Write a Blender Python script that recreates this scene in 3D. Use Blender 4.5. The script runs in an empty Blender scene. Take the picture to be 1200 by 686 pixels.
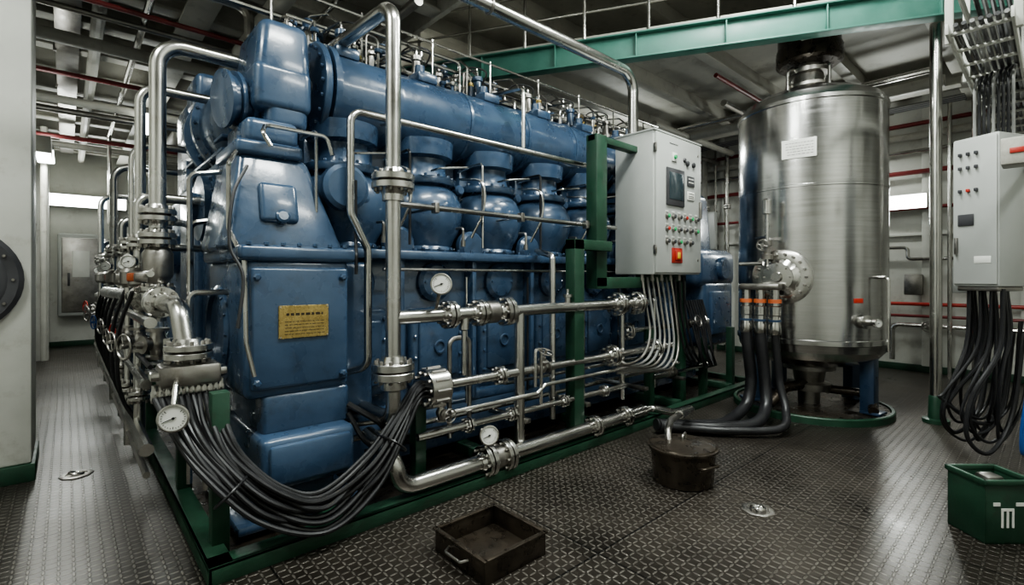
import bpy, bmesh, math, random
from mathutils import Vector, Matrix
random.seed(7)
scene = bpy.context.scene
V = Vector
X_, Y_, Z_ = V((1,0,0)), V((0,1,0)), V((0,0,1))

# ------------------------------------------------------------------ materials
def new_mat(name):
    m = bpy.data.materials.new(name); m.use_nodes = True
    nt = m.node_tree
    return m, nt, nt.nodes['Principled BSDF']
def lk(nt, a, b): nt.links.new(a, b)
def math_n(nt, op, a, b=None, c=None):
    n = nt.nodes.new('ShaderNodeMath'); n.operation = op
    for i, s in enumerate((a, b, c)):
        if s is None: continue
        if isinstance(s, (int, float)): n.inputs[i].default_value = s
        else: lk(nt, s, n.inputs[i])
    return n.outputs[0]
def noise(nt, scale, detail=4, rough=0.55, coord='Object', stretch=None):
    tc = nt.nodes.new('ShaderNodeTexCoord')
    out = tc.outputs[coord]
    if stretch:
        mp = nt.nodes.new('ShaderNodeMapping'); mp.inputs['Scale'].default_value = stretch
        lk(nt, out, mp.inputs[0]); out = mp.outputs[0]
    n = nt.nodes.new('ShaderNodeTexNoise')
    n.inputs['Scale'].default_value = scale; n.inputs['Detail'].default_value = detail
    n.inputs['Roughness'].default_value = rough
    lk(nt, out, n.inputs['Vector'])
    return n.outputs[0]
def ramp(nt, fac, stops):
    r = nt.nodes.new('ShaderNodeValToRGB')
    e = r.color_ramp.elements
    while len(e) < len(stops): e.new(0.5)
    for i, (p, c) in enumerate(stops):
        e[i].position = p; e[i].color = (*c, 1) if len(c) == 3 else c
    lk(nt, fac, r.inputs[0]); return r.outputs[0]
def maprange(nt, v, a, b, c, d):
    n = nt.nodes.new('ShaderNodeMapRange')
    for i, s in enumerate((a, b, c, d)): n.inputs[i+1].default_value = s
    lk(nt, v, n.inputs[0]); return n.outputs[0]
def bump(nt, bsdf, h, strength=0.3, dist=0.01):
    b = nt.nodes.new('ShaderNodeBump'); b.inputs['Strength'].default_value = strength
    b.inputs['Distance'].default_value = dist
    lk(nt, h, b.inputs['Height']); lk(nt, b.outputs[0], bsdf.inputs['Normal'])
def mix(nt, f, a, b):
    n = nt.nodes.new('ShaderNodeMix'); n.data_type = 'RGBA'
    if isinstance(f, (int, float)): n.inputs[0].default_value = f
    else: lk(nt, f, n.inputs[0])
    for i, s in ((6, a), (7, b)):
        if isinstance(s, tuple): n.inputs[i].default_value = (*s, 1)
        else: lk(nt, s, n.inputs[i])
    return n.outputs[2]
def paint(name, dark, light, metal=0.0, r0=0.25, r1=0.5, scale=3.0, bs=0.15, coat=0.0, stretch=None, bscale=40, dirt=None, dirt_amt=0.6):
    m, nt, b = new_mat(name)
    n = noise(nt, scale, 6, 0.6, stretch=stretch)
    col = ramp(nt, n, [(0.3, dark), (0.7, light)])
    if dirt:
        n3 = noise(nt, scale*2.3, 8, 0.7)
        f = maprange(nt, n3, 0.55, 0.75, 0.0, dirt_amt)
        col = mix(nt, f, col, dirt)
    lk(nt, col, b.inputs['Base Color'])
    b.inputs['Metallic'].default_value = metal
    lk(nt, maprange(nt, noise(nt, scale*2, 3), 0.3, 0.7, r0, r1), b.inputs['Roughness'])
    if bs: bump(nt, b, noise(nt, bscale, 3), bs, 0.004)
    if coat: b.inputs['Coat Weight'].default_value = coat; b.inputs['Coat Roughness'].default_value = 0.12
    return m
BLUE = paint('engine_blue_paint', (0.026,0.052,0.096), (0.044,0.082,0.142), r0=0.20, r1=0.40, scale=2.2, bs=0.4, coat=0.45, bscale=17, dirt=(0.014,0.020,0.030), dirt_amt=0.7)
DBLUE = paint('dark_blue_paint', (0.018,0.038,0.075), (0.03,0.058,0.105), r0=0.26, r1=0.45, bs=0.2, coat=0.2)
GREEN = paint('green_frame_paint', (0.010,0.036,0.020), (0.018,0.060,0.034), r0=0.32, r1=0.55, bs=0.2, dirt=(0.02,0.018,0.014), dirt_amt=0.7)
TEAL = paint('teal_beam_paint', (0.045,0.14,0.11), (0.075,0.20,0.16), r0=0.4, r1=0.6, bs=0.1)
WHITE = paint('white_wall_paint', (0.46,0.46,0.42), (0.60,0.60,0.55), r0=0.4, r1=0.6, scale=1.3, bs=0.1, bscale=8, dirt=(0.22,0.19,0.14), dirt_amt=0.5)
CEIL = paint('ceiling_paint', (0.33,0.32,0.285), (0.50,0.49,0.435), r0=0.45, r1=0.65, scale=1.6, bs=0.08, bscale=8, dirt=(0.14,0.11,0.08), dirt_amt=0.6)
STEEL = paint('stainless_pipe', (0.46,0.45,0.43), (0.64,0.63,0.60), metal=1.0, r0=0.17, r1=0.29, scale=1.5, bs=0, dirt=(0.28,0.25,0.20), dirt_amt=0.55)
DSTEEL = paint('worn_steel', (0.24,0.23,0.215), (0.42,0.40,0.37), metal=1.0, r0=0.28, r1=0.45, scale=5, bs=0.1, dirt=(0.12,0.09,0.06), dirt_amt=0.5)
RUBBER = paint('black_rubber', (0.007,0.007,0.008), (0.016,0.016,0.018), r0=0.3, r1=0.5, bs=0.05)
GREY = paint('cabinet_grey_paint', (0.34,0.35,0.335), (0.41,0.42,0.40), r0=0.3, r1=0.42, scale=1.5, bs=0.03)
DGREY = paint('dark_grey_plastic', (0.03,0.03,0.033), (0.06,0.06,0.065), r0=0.3, r1=0.5, bs=0.05)
CABLE = paint('grey_cable_sheath', (0.14,0.14,0.135), (0.24,0.24,0.23), r0=0.35, r1=0.5, bs=0.05)
BRASS = paint('brass_plate', (0.40,0.29,0.11), (0.60,0.46,0.20), metal=1.0, r0=0.2, r1=0.34, scale=14, bs=0.1)
IRON = paint('oily_iron', (0.022,0.018,0.014), (0.075,0.060,0.045), metal=0.6, r0=0.2, r1=0.45, scale=7, bs=0.3)
RED = paint('red_paint', (0.30,0.02,0.015), (0.42,0.04,0.025), r0=0.3, r1=0.5, bs=0.05)
DRED = paint('dark_red_pipe_paint', (0.12,0.016,0.016), (0.19,0.026,0.026), r0=0.35, r1=0.5, bs=0.05)
ORANGE = paint('orange_paint', (0.35,0.08,0.03), (0.45,0.12,0.04), r0=0.3, r1=0.5, bs=0.05)
BBLUE = paint('bright_blue_paint', (0.02,0.08,0.28), (0.03,0.11,0.36), r0=0.3, r1=0.5, bs=0.05)
YELLOW = paint('yellow_paint', (0.6,0.4,0.03), (0.7,0.5,0.05), r0=0.3, r1=0.5, bs=0)
BGREEN = paint('green_button', (0.02,0.3,0.1), (0.03,0.4,0.14), r0=0.3, r1=0.5, bs=0)
DIAL = paint('gauge_dial_white', (0.62,0.62,0.58), (0.72,0.72,0.68), r0=0.3, r1=0.4, bs=0)
BLACK = paint('black_marks_and_opening_shade', (0.003,0.003,0.003), (0.006,0.006,0.006), r0=0.5, r1=0.7, bs=0)
SCREEN = paint('display_screen', (0.02,0.03,0.035), (0.05,0.07,0.08), r0=0.08, r1=0.15, bs=0)
def tank_mat():
    m, nt, b = new_mat('brushed_tank_steel')
    n = noise(nt, 3.0, 5, 0.6, stretch=(0.6,0.6,14.0))
    n2 = noise(nt, 0.9, 4, 0.5, stretch=(1,1,0.5))
    col = ramp(nt, n, [(0.3, (0.48,0.475,0.465)), (0.7, (0.60,0.595,0.585))])
    col = mix(nt, maprange(nt, n2, 0.5, 0.75, 0.0, 0.35), col, (0.36,0.35,0.33))
    lk(nt, col, b.inputs['Base Color']); b.inputs['Metallic'].default_value = 1
    lk(nt, maprange(nt, n, 0.3, 0.7, 0.17, 0.23), b.inputs['Roughness'])
    bump(nt, b, noise(nt, 6.0, 4, 0.6, stretch=(0.5,0.5,40.0)), 0.1, 0.002)
    return m
TANKM = tank_mat()

def emis(name, col, st):
    m, nt, b = new_mat(name)
    b.inputs['Base Color'].default_value = (*col, 1)
    b.inputs['Emission Color'].default_value = (*col, 1)
    b.inputs['Emission Strength'].default_value = st
    return m
TUBE = emis('fluorescent_diffuser', (0.95,1.0,0.96), 10.0)

def floor_mat():
    m, nt, b = new_mat('diamond_plate_floor')
    g = nt.nodes.new('ShaderNodeNewGeometry'); s = nt.nodes.new('ShaderNodeSeparateXYZ')
    lk(nt, g.outputs['Position'], s.inputs[0])
    k = 1/0.044
    x = math_n(nt, 'MULTIPLY', math_n(nt, 'ADD', s.outputs[0], s.outputs[1]), k*0.7071)
    y = math_n(nt, 'MULTIPLY', math_n(nt, 'SUBTRACT', s.outputs[0], s.outputs[1]), k*0.7071)
    ix = math_n(nt, 'FLOOR', x); iy = math_n(nt, 'FLOOR', y)
    fx = math_n(nt, 'SUBTRACT', math_n(nt, 'SUBTRACT', x, ix), 0.5)
    fy = math_n(nt, 'SUBTRACT', math_n(nt, 'SUBTRACT', y, iy), 0.5)
    par = math_n(nt, 'FLOORED_MODULO', math_n(nt, 'ADD', ix, iy), 2.0)
    sgn = math_n(nt, 'SUBTRACT', math_n(nt, 'MULTIPLY', par, 2.0), 1.0)
    sy = math_n(nt, 'MULTIPLY', sgn, fy)
    u = math_n(nt, 'MULTIPLY', math_n(nt, 'ADD', fx, sy), 0.7071/0.56)
    v = math_n(nt, 'MULTIPLY', math_n(nt, 'SUBTRACT', fx, sy), 0.7071/0.17)
    d = math_n(nt, 'ADD', math_n(nt, 'MULTIPLY', u, u), math_n(nt, 'MULTIPLY', v, v))
    h = maprange(nt, d, 1.1, 0.45, 0.0, 1.0)
    n1 = noise(nt, 1.1, 8, 0.65, coord='Object')
    n2 = noise(nt, 9, 6, 0.6, coord='Object')
    n3 = noise(nt, 0.55, 5, 0.6, coord='Object')
    base = ramp(nt, n1, [(0.32, (0.018,0.015,0.012)), (0.55, (0.050,0.042,0.034)), (0.75, (0.098,0.084,0.067))])
    top = ramp(nt, n2, [(0.3, (0.09,0.08,0.07)), (0.7, (0.27,0.25,0.222))])
    hc = math_n(nt, 'MULTIPLY', h, 0.8)
    col = mix(nt, hc, base, top)
    stain = maprange(nt, n3, 0.50, 0.62, 0.0, 0.62)      # oil stains
    col = mix(nt, stain, col, (0.014,0.011,0.009))
    seams = None
    for o, per in ((s.outputs[0], 1.45), (s.outputs[1], 2.4)):
        f = math_n(nt, 'FLOORED_MODULO', math_n(nt, 'ADD', o, 0.62), per)
        c = math_n(nt, 'LESS_THAN', f, 0.012)
        seams = c if seams is None else math_n(nt, 'MAXIMUM', seams, c)
    col = mix(nt, seams, col, (0.008,0.007,0.006))
    lk(nt, col, b.inputs['Base Color'])
    b.inputs['Metallic'].default_value = 0.55
    r = maprange(nt, n1, 0.3, 0.7, 0.26, 0.46)
    r = math_n(nt, 'SUBTRACT', r, math_n(nt, 'MULTIPLY', stain, 0.14))
    lk(nt, r, b.inputs['Roughness'])
    hh = math_n(nt, 'ADD', math_n(nt, 'SUBTRACT', h, seams), math_n(nt, 'MULTIPLY', n2, 0.15))
    bump(nt, b, hh, 0.9, 0.0045)
    return m
FLOOR = floor_mat()

# ------------------------------------------------------------------ mesh builder
def frame(axis):
    a = V(axis).normalized()
    ref = Z_ if abs(a.z) < 0.9 else X_
    u = ref.cross(a).normalized(); v = a.cross(u).normalized()
    return a, u, v
class B:
    def __init__(s): s.v = []; s.f = []; s.mi = []; s.mats = []
    def m(s, mat):
        if mat not in s.mats: s.mats.append(mat)
        return s.mats.index(mat)
    def add(s, vs, fs, mat):
        o = len(s.v); k = s.m(mat)
        s.v += [tuple(p) for p in vs]
        for f in fs: s.f.append([i+o for i in f]); s.mi.append(k)
    def box(s, x, y, z, mat, bev=0.01, seg=2, taper=None, shift=(0,0), rot=None, pivot=None):
        bm = bmesh.new(); bmesh.ops.create_cube(bm, size=1)
        cx, cy, cz = (x[0]+x[1])/2, (y[0]+y[1])/2, (z[0]+z[1])/2
        sx, sy, sz = x[1]-x[0], y[1]-y[0], z[1]-z[0]
        for w in bm.verts:
            tx = ty = 1; ox = oy = 0
            if taper and w.co.z > 0: tx, ty = taper; ox, oy = shift
            w.co = V((w.co.x*sx*tx+ox, w.co.y*sy*ty+oy, w.co.z*sz))
        bev = min(bev, 0.45*min(sx, sy, sz))
        if bev > 0.0005:
            bmesh.ops.bevel(bm, geom=bm.edges[:], offset=bev, segments=seg, affect='EDGES', profile=0.5)
        M = Matrix.Translation(V((cx, cy, cz)))
        if rot is not None:
            if pivot is None: M = M @ rot
            else: M = Matrix.Translation(V(pivot)) @ rot @ Matrix.Translation(-V(pivot)) @ M
        bm.transform(M)
        bm.verts.index_update()
        s.add([w.co.copy() for w in bm.verts], [[q.index for q in f.verts] for f in bm.faces], mat)
        bm.free()
    def lathe(s, o, axis, prof, mat, n=28, ph=0):
        a, u, w = frame(axis); o = V(o)
        vs = []; rings = []
        for r, h in prof:
            if r < 1e-6: rings.append([len(vs)]); vs.append(o+a*h)
            else:
                st = len(vs)
                for i in range(n):
                    t = 2*math.pi*i/n+ph
                    vs.append(o+a*h+(u*math.cos(t)+w*math.sin(t))*r)
                rings.append(list(range(st, st+n)))
        fs = []
        for A, C in zip(rings, rings[1:]):
            if len(A) == 1 and len(C) == 1: continue
            for i in range(n):
                j = (i+1) % n
                if len(A) == 1: fs.append([A[0], C[j], C[i]])
                elif len(C) == 1: fs.append([A[i], A[j], C[0]])
                else: fs.append([A[i], A[j], C[j], C[i]])
        if len(rings[0]) > 1: fs.append(rings[0][::-1])
        if len(rings[-1]) > 1: fs.append(rings[-1])
        s.add(vs, fs, mat)
    def cyl(s, p0, p1, r, mat, n=16, ch=0.0, r2=None):
        p0, p1 = V(p0), V(p1); L = (p1-p0).length
        r2 = r if r2 is None else r2
        if ch: pr = [(r-ch, 0), (r, ch), (r2, L-ch), (r2-ch, L)]
        else: pr = [(r, 0), (r2, L)]
        s.lathe(p0, p1-p0, pr, mat, n)
    def tube(s, pts, r, mat, n=12, bend=0.0, cap=True, bs=6):
        pts = [V(p) for p in pts]
        if bend > 0 and len(pts) > 2:
            out = [pts[0]]
            for i in range(1, len(pts)-1):
                a, b, c = pts[i-1], pts[i], pts[i+1]
                d1 = (a-b); d2 = (c-b)
                ang = d1.angle(d2) if d1.length > 1e-6 and d2.length > 1e-6 else math.pi
                if ang > math.radians(172): out.append(b); continue
                tl = min(bend/math.tan(ang/2), d1.length*0.49, d2.length*0.49)
                rr = tl*math.tan(ang/2)
                p1 = b+d1.normalized()*tl; p2 = b+d2.normalized()*tl
                cen = b+(d1.normalized()+d2.normalized()).normalized()*(rr/math.sin(ang/2))
                e1 = (p1-cen); e2 = (p2-cen); th = e1.angle(e2)
                for k in range(bs+1):
                    t = k/bs
                    q = (e1*math.sin((1-t)*th)+e2*math.sin(t*th))/max(math.sin(th), 1e-6)
                    out.append(cen+q)
            out.append(pts[-1]); pts = out
        q = [pts[0]]
        for p in pts[1:]:
            if (p-q[-1]).length > 1e-4: q.append(p)
        pts = q
        t0 = (pts[1]-pts[0]).normalized(); _, u, w = frame(t0)
        vs = []; N = len(pts)
        for i, p in enumerate(pts):
            if i == 0: t = (pts[1]-p)
            elif i == N-1: t = (p-pts[i-1])
            else: t = (pts[i+1]-p).normalized()+(p-pts[i-1]).normalized()
            t.normalize()
            u = (u-t*u.dot(t)).normalized(); w = t.cross(u)
            for k in range(n):
                a = 2*math.pi*k/n
                vs.append(p+(u*math.cos(a)+w*math.sin(a))*r)
        fs = []
        for i in range(N-1):
            for k in range(n):
                j = (k+1) % n
                fs.append([i*n+k, i*n+j, (i+1)*n+j, (i+1)*n+k])
        if cap:
            fs.append(list(range(n))[::-1]); fs.append([(N-1)*n+k for k in range(n)])
        s.add(vs, fs, mat)
    def spline(s, pts, r, mat, n=8, k=10):
        pts = [V(p) for p in pts]; P = [pts[0]*2-pts[1]]+pts+[pts[-1]*2-pts[-2]]
        out = []
        for i in range(1, len(P)-2):
            for j in range(k):
                t = j/k; a, b, c, d = P[i-1], P[i], P[i+1], P[i+2]
                out.append(0.5*((2*b)+(c-a)*t+(2*a-5*b+4*c-d)*t*t+(3*b-a-3*c+d)*t**3))
        out.append(pts[-1]); s.tube(out, r, mat, n)
    def torus(s, c, axis, R, r, mat, n=20, m=8):
        a, u, w = frame(axis); c = V(c)
        vs = []; fs = []
        for i in range(n):
            t = 2*math.pi*i/n; d = u*math.cos(t)+w*math.sin(t)
            for j in range(m):
                p = 2*math.pi*j/m
                vs.append(c+d*(R+r*math.cos(p))+a*r*math.sin(p))
        for i in range(n):
            for j in range(m):
                fs.append([i*m+j, ((i+1) % n)*m+j, ((i+1) % n)*m+(j+1) % m, i*m+(j+1) % m])
        s.add(vs, fs, mat)
    def bolts(s, c, axis, R, nb, r, h, mat, ph=0.0):
        a, u, w = frame(axis); c = V(c)
        for i in range(nb):
            t = 2*math.pi*i/nb+ph
            p = c+(u*math.cos(t)+w*math.sin(t))*R
            s.lathe(p, a, [(r, 0), (r, h*0.8), (r*0.8, h)], mat, 6)
    def flange(s, c, axis, r, th=0.03, mat=None, gap=0.012, nb=8, bolt=0.012):
        mat = mat or STEEL
        a = V(axis).normalized(); c = V(c)
        for sg in (-1, 1):
            p = c+a*sg*gap/2
            s.lathe(p, a*sg, [(r-0.004, 0), (r, 0.004), (r, th-0.004), (r-0.004, th), (r*0.62, th), (r*0.5, th+th*0.9)], mat, 28)
            s.bolts(p+a*sg*th, a*sg, r*0.8, nb, bolt, 0.022, DSTEEL)
        s.lathe(c-a*gap/2, a, [(r*0.7, 0), (r*0.7, gap)], IRON, 20)
    def wheel(s, c, axis, R, mat, r=0.01):
        s.torus(c, axis, R, r, mat, 20, 6)
        a, u, w = frame(axis); c = V(c)
        for k in range(4):
            t = k*math.pi/2+0.3
            s.cyl(c, c+(u*math.cos(t)+w*math.sin(t))*R, r*0.7, mat, 6)
        s.cyl(c-a*0.02, c+a*0.02, r*2, mat, 8)
    def valve(s, c, axis, up, r, wheelmat, mat=None):
        mat = mat or DSTEEL
        c = V(c); a = V(axis).normalized(); up = V(up).normalized()
        L = r*2.6
        s.lathe(c-a*L, a, [(r*1.7, 0), (r*1.7, r*.5), (r*1.0, r*.55), (r*1.1, r*1.4), (r*1.6, L-r*.4), (r*1.6, L+r*.4), (r*1.1, 2*L-r*1.4), (r, 2*L-r*.55), (r*1.7, 2*L-r*.5), (r*1.7, 2*L)], mat, 20)
        s.lathe(c, up, [(r*1.1, 0), (r*1.1, r*1.9), (r*1.5, r*1.95), (r*1.5, r*2.4), (r*.7, r*2.5), (r*.5, r*3.4), (r*.25, r*3.5), (r*.22, r*5.2)], mat, 16)
        s.wheel(c+up*r*5.0, up, r*2.0, wheelmat, r*0.18)
    def gauge(s, c, face, r, stem=None):
        f = V(face).normalized(); c = V(c)
        s.lathe(c-f*0.025, f, [(r*.9, 0), (r, .006), (r, .035), (r*1.06, .038), (r*1.06, .05), (r*.94, .052), (r*.92, .044)], STEEL, 28)
        s.lathe(c, f, [(r*.93, .016), (r*.9, .02), (0, .0201)], DIAL, 28)
        a, u, w = frame(f)
        for i in range(21):
            t = math.radians(-225+270*i/20)
            d = u*math.cos(t)+w*math.sin(t)
            s.cyl(c+f*.0215+d*r*(.62 if i % 5 == 0 else .7), c+f*.0215+d*r*.8, r*.022, BLACK, 4)
        t = math.radians(200); d = u*math.cos(t)+w*math.sin(t)
        s.cyl(c+f*.023-d*r*.2, c+f*.023+d*r*.65, r*.03, BLACK, 4)
        s.cyl(c+f*.02, c+f*.027, r*.1, BLACK, 10)
        if stem is not None: s.tube([c-f*0.015, V(stem)], r*.16, STEEL, 8)
    def words(s, x, y, zs, mat, h=.006, w=(.012,.04), thick=.003):
        """rows of small engraved word bars on a -Y facing plate"""
        for z in zs:
            x0 = x[0]
            while x0 < x[1]-.005:
                ww = random.uniform(*w); s.box((x0,min(x0+ww,x[1])),(y-thick,y),(z,z+h),mat,0); x0 += ww+w[0]*.6
    def make(s, name, parent=None, ang=32):
        me = bpy.data.meshes.new(name)
        xs = [p[0] for p in s.v]; ys = [p[1] for p in s.v]; zs = [p[2] for p in s.v]
        o = V(((min(xs)+max(xs))/2, (min(ys)+max(ys))/2, min(zs)))
        me.from_pydata([V(p)-o for p in s.v], [], s.f)
        for m in s.mats: me.materials.append(m)
        me.polygons.foreach_set('material_index', s.mi)
        me.polygons.foreach_set('use_smooth', [True]*len(s.f))
        me.update()
        bm = bmesh.new(); bm.from_mesh(me); bmesh.ops.recalc_face_normals(bm, faces=bm.faces[:]); bm.to_mesh(me); bm.free()
        me.set_sharp_from_angle(angle=math.radians(ang))
        ob = bpy.data.objects.new(name, me); ob.location = o
        scene.collection.objects.link(ob)
        if parent: ob.parent = parent
        return ob
def empty(name, loc=(0,0,0)):
    e = bpy.data.objects.new(name, None); e.empty_display_size = 0.2
    scene.collection.objects.link(e); return e
def rz(d): return Matrix.Rotation(math.radians(d), 4, 'Z')

# ------------------------------------------------------------------ room shell
XW, XE, YS, YN, ZC = -3.0, 10.7, -2.6, 15.4, 6.3
ZM = 4.64   # mezzanine deck height
b = B(); b.box((XW-.2, XE+.2), (YS-.2, YN+.2), (-.12, 0), FLOOR, 0); b.make('floor')
b = B(); b.box((XW-.2, XE+.2), (YS-.2, YN+.2), (ZC, ZC+.12), CEIL, 0)
for y in (-1.5,0,1.5,3.0,4.5,6,7.5): b.box((XW, XE), (y, y+.02), (ZC-.3, ZC), CEIL, .003); b.box((XW, XE), (y-.07, y+.09), (ZC-.32, ZC-.3), CEIL, .003)
b.make('ceiling')
def wall(name, x, y): 
    b = B(); b.box(x, y, (0, ZC), WHITE, 0); b.make(name)
wall('wall_north', (XW-.15, XE+.15), (YN, YN+.15)); wall('wall_south', (XW-.15, XE+.15), (YS-.15, YS))
wall('wall_east', (XE, XE+.15), (YS, YN)); wall('wall_west', (XW-.15, XW), (YS, YN))
b = B(); b.box((-.6, XE-.03), (YN-.03, YN), (0, .12), GREEN, .005); b.make('baseboard_north')
b = B(); b.box((XE-.03, XE), (YS, YN-.03), (0, .12), GREEN, .005); b.make('baseboard_east')
b = B()
y = -2.0
while y < 15:
    b.box((XE-.10, XE), (y, y+.03), (0.12, ZC), WHITE, .004); b.box((XE-.12, XE-.10), (y-.04, y+.07), (.12, ZC), WHITE, .004); y += 1.15
for z in (2.3, 4.0): b.box((XE-.07, XE), (YS, YN-.12), (z, z+.05), WHITE, .004)
b.make('trim_1')
b = B()
x = -.4
while x < 10:
    b.box((x, x+.03), (YN-.09, YN), (.12, ZC), WHITE, .004); b.box((x-.03, x+.06), (YN-.11, YN-.09), (.12, ZC), WHITE, .004); x += 1.25
b.make('trim_2')
b = B(); b.box((XW, -.62), (6.1, YN), (0, ZC), WHITE, 0); b.make('wall_bulkhead')
b = B(); b.box((-.62, -.6), (6.13, YN), (0, .12), GREEN, .004); b.make('baseboard_west')
b = B(); b.box((-.95, -.2), (5.4, 6.1), (0.14, ZC), WHITE, .02); b.box((-.97, -.18), (5.38, 6.12), (0, .14), GREEN, .01)
b.make('support_column')
b = B(); b.lathe((-.66, 5.4, 1.58), (0,-1,0), [(.40,0),(.42,.02),(.42,.05),(.39,.07),(.33,.06),(.31,.07),(0,.075)], DGREY, 40)
b.bolts((-.66,5.33,1.58),(0,-1,0),.36,12,.012,.012,DSTEEL); b.make('porthole_cover')

# ------------------------------------------------------------------ lower deckhead on the left
b = B()
b.box((-.2, 3.0), (4.0, 6.1), (4.75, 4.85), CEIL, 0); b.box((-.61, 3.0), (6.1, YN-.12), (4.75, 4.85), CEIL, 0)
y = 4.5
while y < 15.2:
    xl = -.18 if y < 6.1 else -.6
    b.box((xl, 3.0), (y, y+.03), (4.47, 4.75), CEIL, .003); b.box((xl, 3.0), (y-.08, y+.11), (4.44, 4.47), CEIL, .003); y += .95
for x in (1.0,):
    b.box((x, x+.03), (4.0, YN-.12), (4.32, 4.75), CEIL, .003); b.box((x-.12, x+.15), (4.0, YN-.12), (4.29, 4.32), CEIL, .003)
b.box((2.97, 3.03), (4.0, YN-.12), (4.42, 4.95), CEIL, .004)
b.box((-.18, 3.03), (3.97, 4.03), (4.42, 4.95), CEIL, .004)
for k in range(8): b.cyl((3.0,4.0+1.1*k,4.9),(3.0,4.0+1.1*k,5.9),.02,STEEL,8)
for z in (5.2,5.55,5.9): b.tube([(-.1,4.0,z),(3.0,4.0,z),(3.0,12,z)], .018, STEEL, 8)
b.make('deck_above')
b = B()
b.tube([(-.15,5.9,4.12),(1.2,5.9,4.12),(2.8,5.9,4.12)], .025, DRED, 10)
b.tube([(-.4,8.0,4.05),(2.8,8.0,4.05)], .03, DRED, 10); b.tube([(-.4,11.4,4.0),(2.8,11.4,4.0)], .04, DRED, 10)
b.tube([(-.4,7.0,4.12),(2.9,7.0,4.12)], .07, CEIL, 12); b.tube([(-.4,9.4,4.1),(2.9,9.4,4.1)], .06, CEIL, 12)
b.tube([(-.4,6.4,4.2),(2.9,6.4,4.2)], .03, DSTEEL, 12); b.tube([(-.4,10.2,4.15),(2.9,10.2,4.15)], .05, DSTEEL, 12); b.tube([(-.4,12.6,4.1),(2.9,12.6,4.1)], .06, CEIL, 12)
b.tube([(-.1,5.2,4.18),(1.3,5.2,4.18),(1.3,5.2,3.75),(1.9,5.2,3.75),(2.9,5.2,3.75)], .045, DSTEEL, 10, .12)
b.tube([(-.1,4.9,4.3),(.5,4.9,4.3),(.5,4.9,4.05),(1.0,4.9,4.05),(2.9,4.9,4.05)], .03, STEEL, 10, .08)
b.tube([(.25,4.2,4.3),(.25,15.2,4.3)], .06, CEIL, 10)
b.tube([(.6,4.6,4.25),(.6,12,4.25),(.6,12,2.6)], .035, STEEL, 10, .1)
b.tube([(1.5,4.2,4.2),(1.5,15.2,4.2)], .09, CEIL, 12); b.tube([(2.5,4.1,4.25),(2.5,12,4.25)], .05, DSTEEL, 12)
b.tube([(2.0,4.1,4.35),(2.0,12,4.35)], .03, STEEL, 12)
b.box((-.1,.12),(6.2,14.8),(4.36,4.38),DSTEEL,.004)
for i in range(5): b.tube([(-.07+.04*i,6.2,4.40),(-.07+.04*i,14.8,4.40)], .016, RUBBER, 6)
for k in range(6): b.box((-.12,-.09),(6.6+1.5*k,6.64+1.5*k),(4.34,4.75),DSTEEL,.003)
b.box((1.75,2.45),(5.6,9.5),(3.98,4.24),CEIL,.02)
for k in range(5): b.box((1.73,2.47),(5.7+.9*k,5.74+.9*k),(3.96,4.26),CEIL,.004)
b.make('overhead_pipes')

# ------------------------------------------------------------------ mezzanine with teal edge beam and railing
P1, P2 = V((3.64,6.36,4.32)), V((7.15,.12,4.32))
dv = (P2-P1); L = dv.length; ang = math.atan2(dv.y, dv.x); mid = (P1+P2)/2
R = Matrix.Rotation(ang, 4, 'Z')
b = B()
def obox(b, lo, hi, off, z, mat, bev=.004):
    c = mid
    b.box((c.x+lo, c.x+hi), (c.y+off[0], c.y+off[1]), z, mat, bev, rot=R, pivot=(c.x, c.y, 0))
obox(b, -L/2, L/2, (-.01,.01), (4.32,4.62), TEAL); obox(b, -L/2, L/2, (-.08,.08), (4.6,4.62), TEAL); obox(b, -L/2, L/2, (-.08,.08), (4.30,4.32), TEAL)
for k in range(7): obox(b, -L/2+k*L/7+.2, -L/2+k*L/7+.215, (-.07,.07), (4.32,4.6), TEAL)
b.make('teal_edge_beam')
b = B()
vs = [(P1.x,P1.y,ZM),(P2.x,P2.y,ZM),(XE-.01,P2.y,ZM),(XE-.01,YN-.12,ZM),(P1.x,YN-.12,ZM)]
b.add(vs+[(p[0],p[1],ZM+.04) for p in vs], [[4,3,2,1,0],[5,6,7,8,9]]+[[i,(i+1)%5,(i+1)%5+5,i+5] for i in range(5)], CEIL)
for y in [.9+i*1.05 for i in range(13)]:
    t = max(0, min(1, (y-P1.y)/(P2.y-P1.y))); x0 = P1.x+(P2.x-P1.x)*t+.1
    b.box((x0, XE-.13), (y, y+.02), (4.42,ZM), CEIL, .003); b.box((x0, XE-.13), (y-.06, y+.08), (4.39,4.42), CEIL, .003)
b.box((9.2,9.23), (.9,YN-.2), (4.3,ZM), CEIL, .003); b.box((9.12,9.31), (.9,YN-.2), (4.27,4.3), CEIL, .003)
b.make('mezzanine_deck')
b = B()
for k in range(9):
    p = P1+dv*((k+.3)/9); b.cyl((p.x,p.y,ZM),(p.x,p.y,ZM+1.05),.022,STEEL,8)
for z in (.35,.7,1.05): b.tube([(P1.x,P1.y,ZM+z),(P2.x,P2.y,ZM+z)], .018, STEEL, 8)
b.make('mezzanine_railing')
b = B()
b.box((6.9,7.08),(6.3,6.48),(ZM+.04,ZC-.33),TEAL,.01); b.make('teal_column')
b = B()
for (z, m_, r) in ((4.15,DRED,.035),(3.35,DRED,.04),(3.95,CEIL,.06),(3.7,STEEL,.03),(2.75,DRED,.03)):
    b.tube([(XE-.22,.3,z),(XE-.22,13,z)], r, m_, 10)
b.tube([(3.9,5.9,4.1),(10.4,5.9,4.1)], .07, CEIL, 12); b.tube([(3.9,6.6,4.2),(10.4,6.6,4.2)], .04, DRED, 12)
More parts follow.
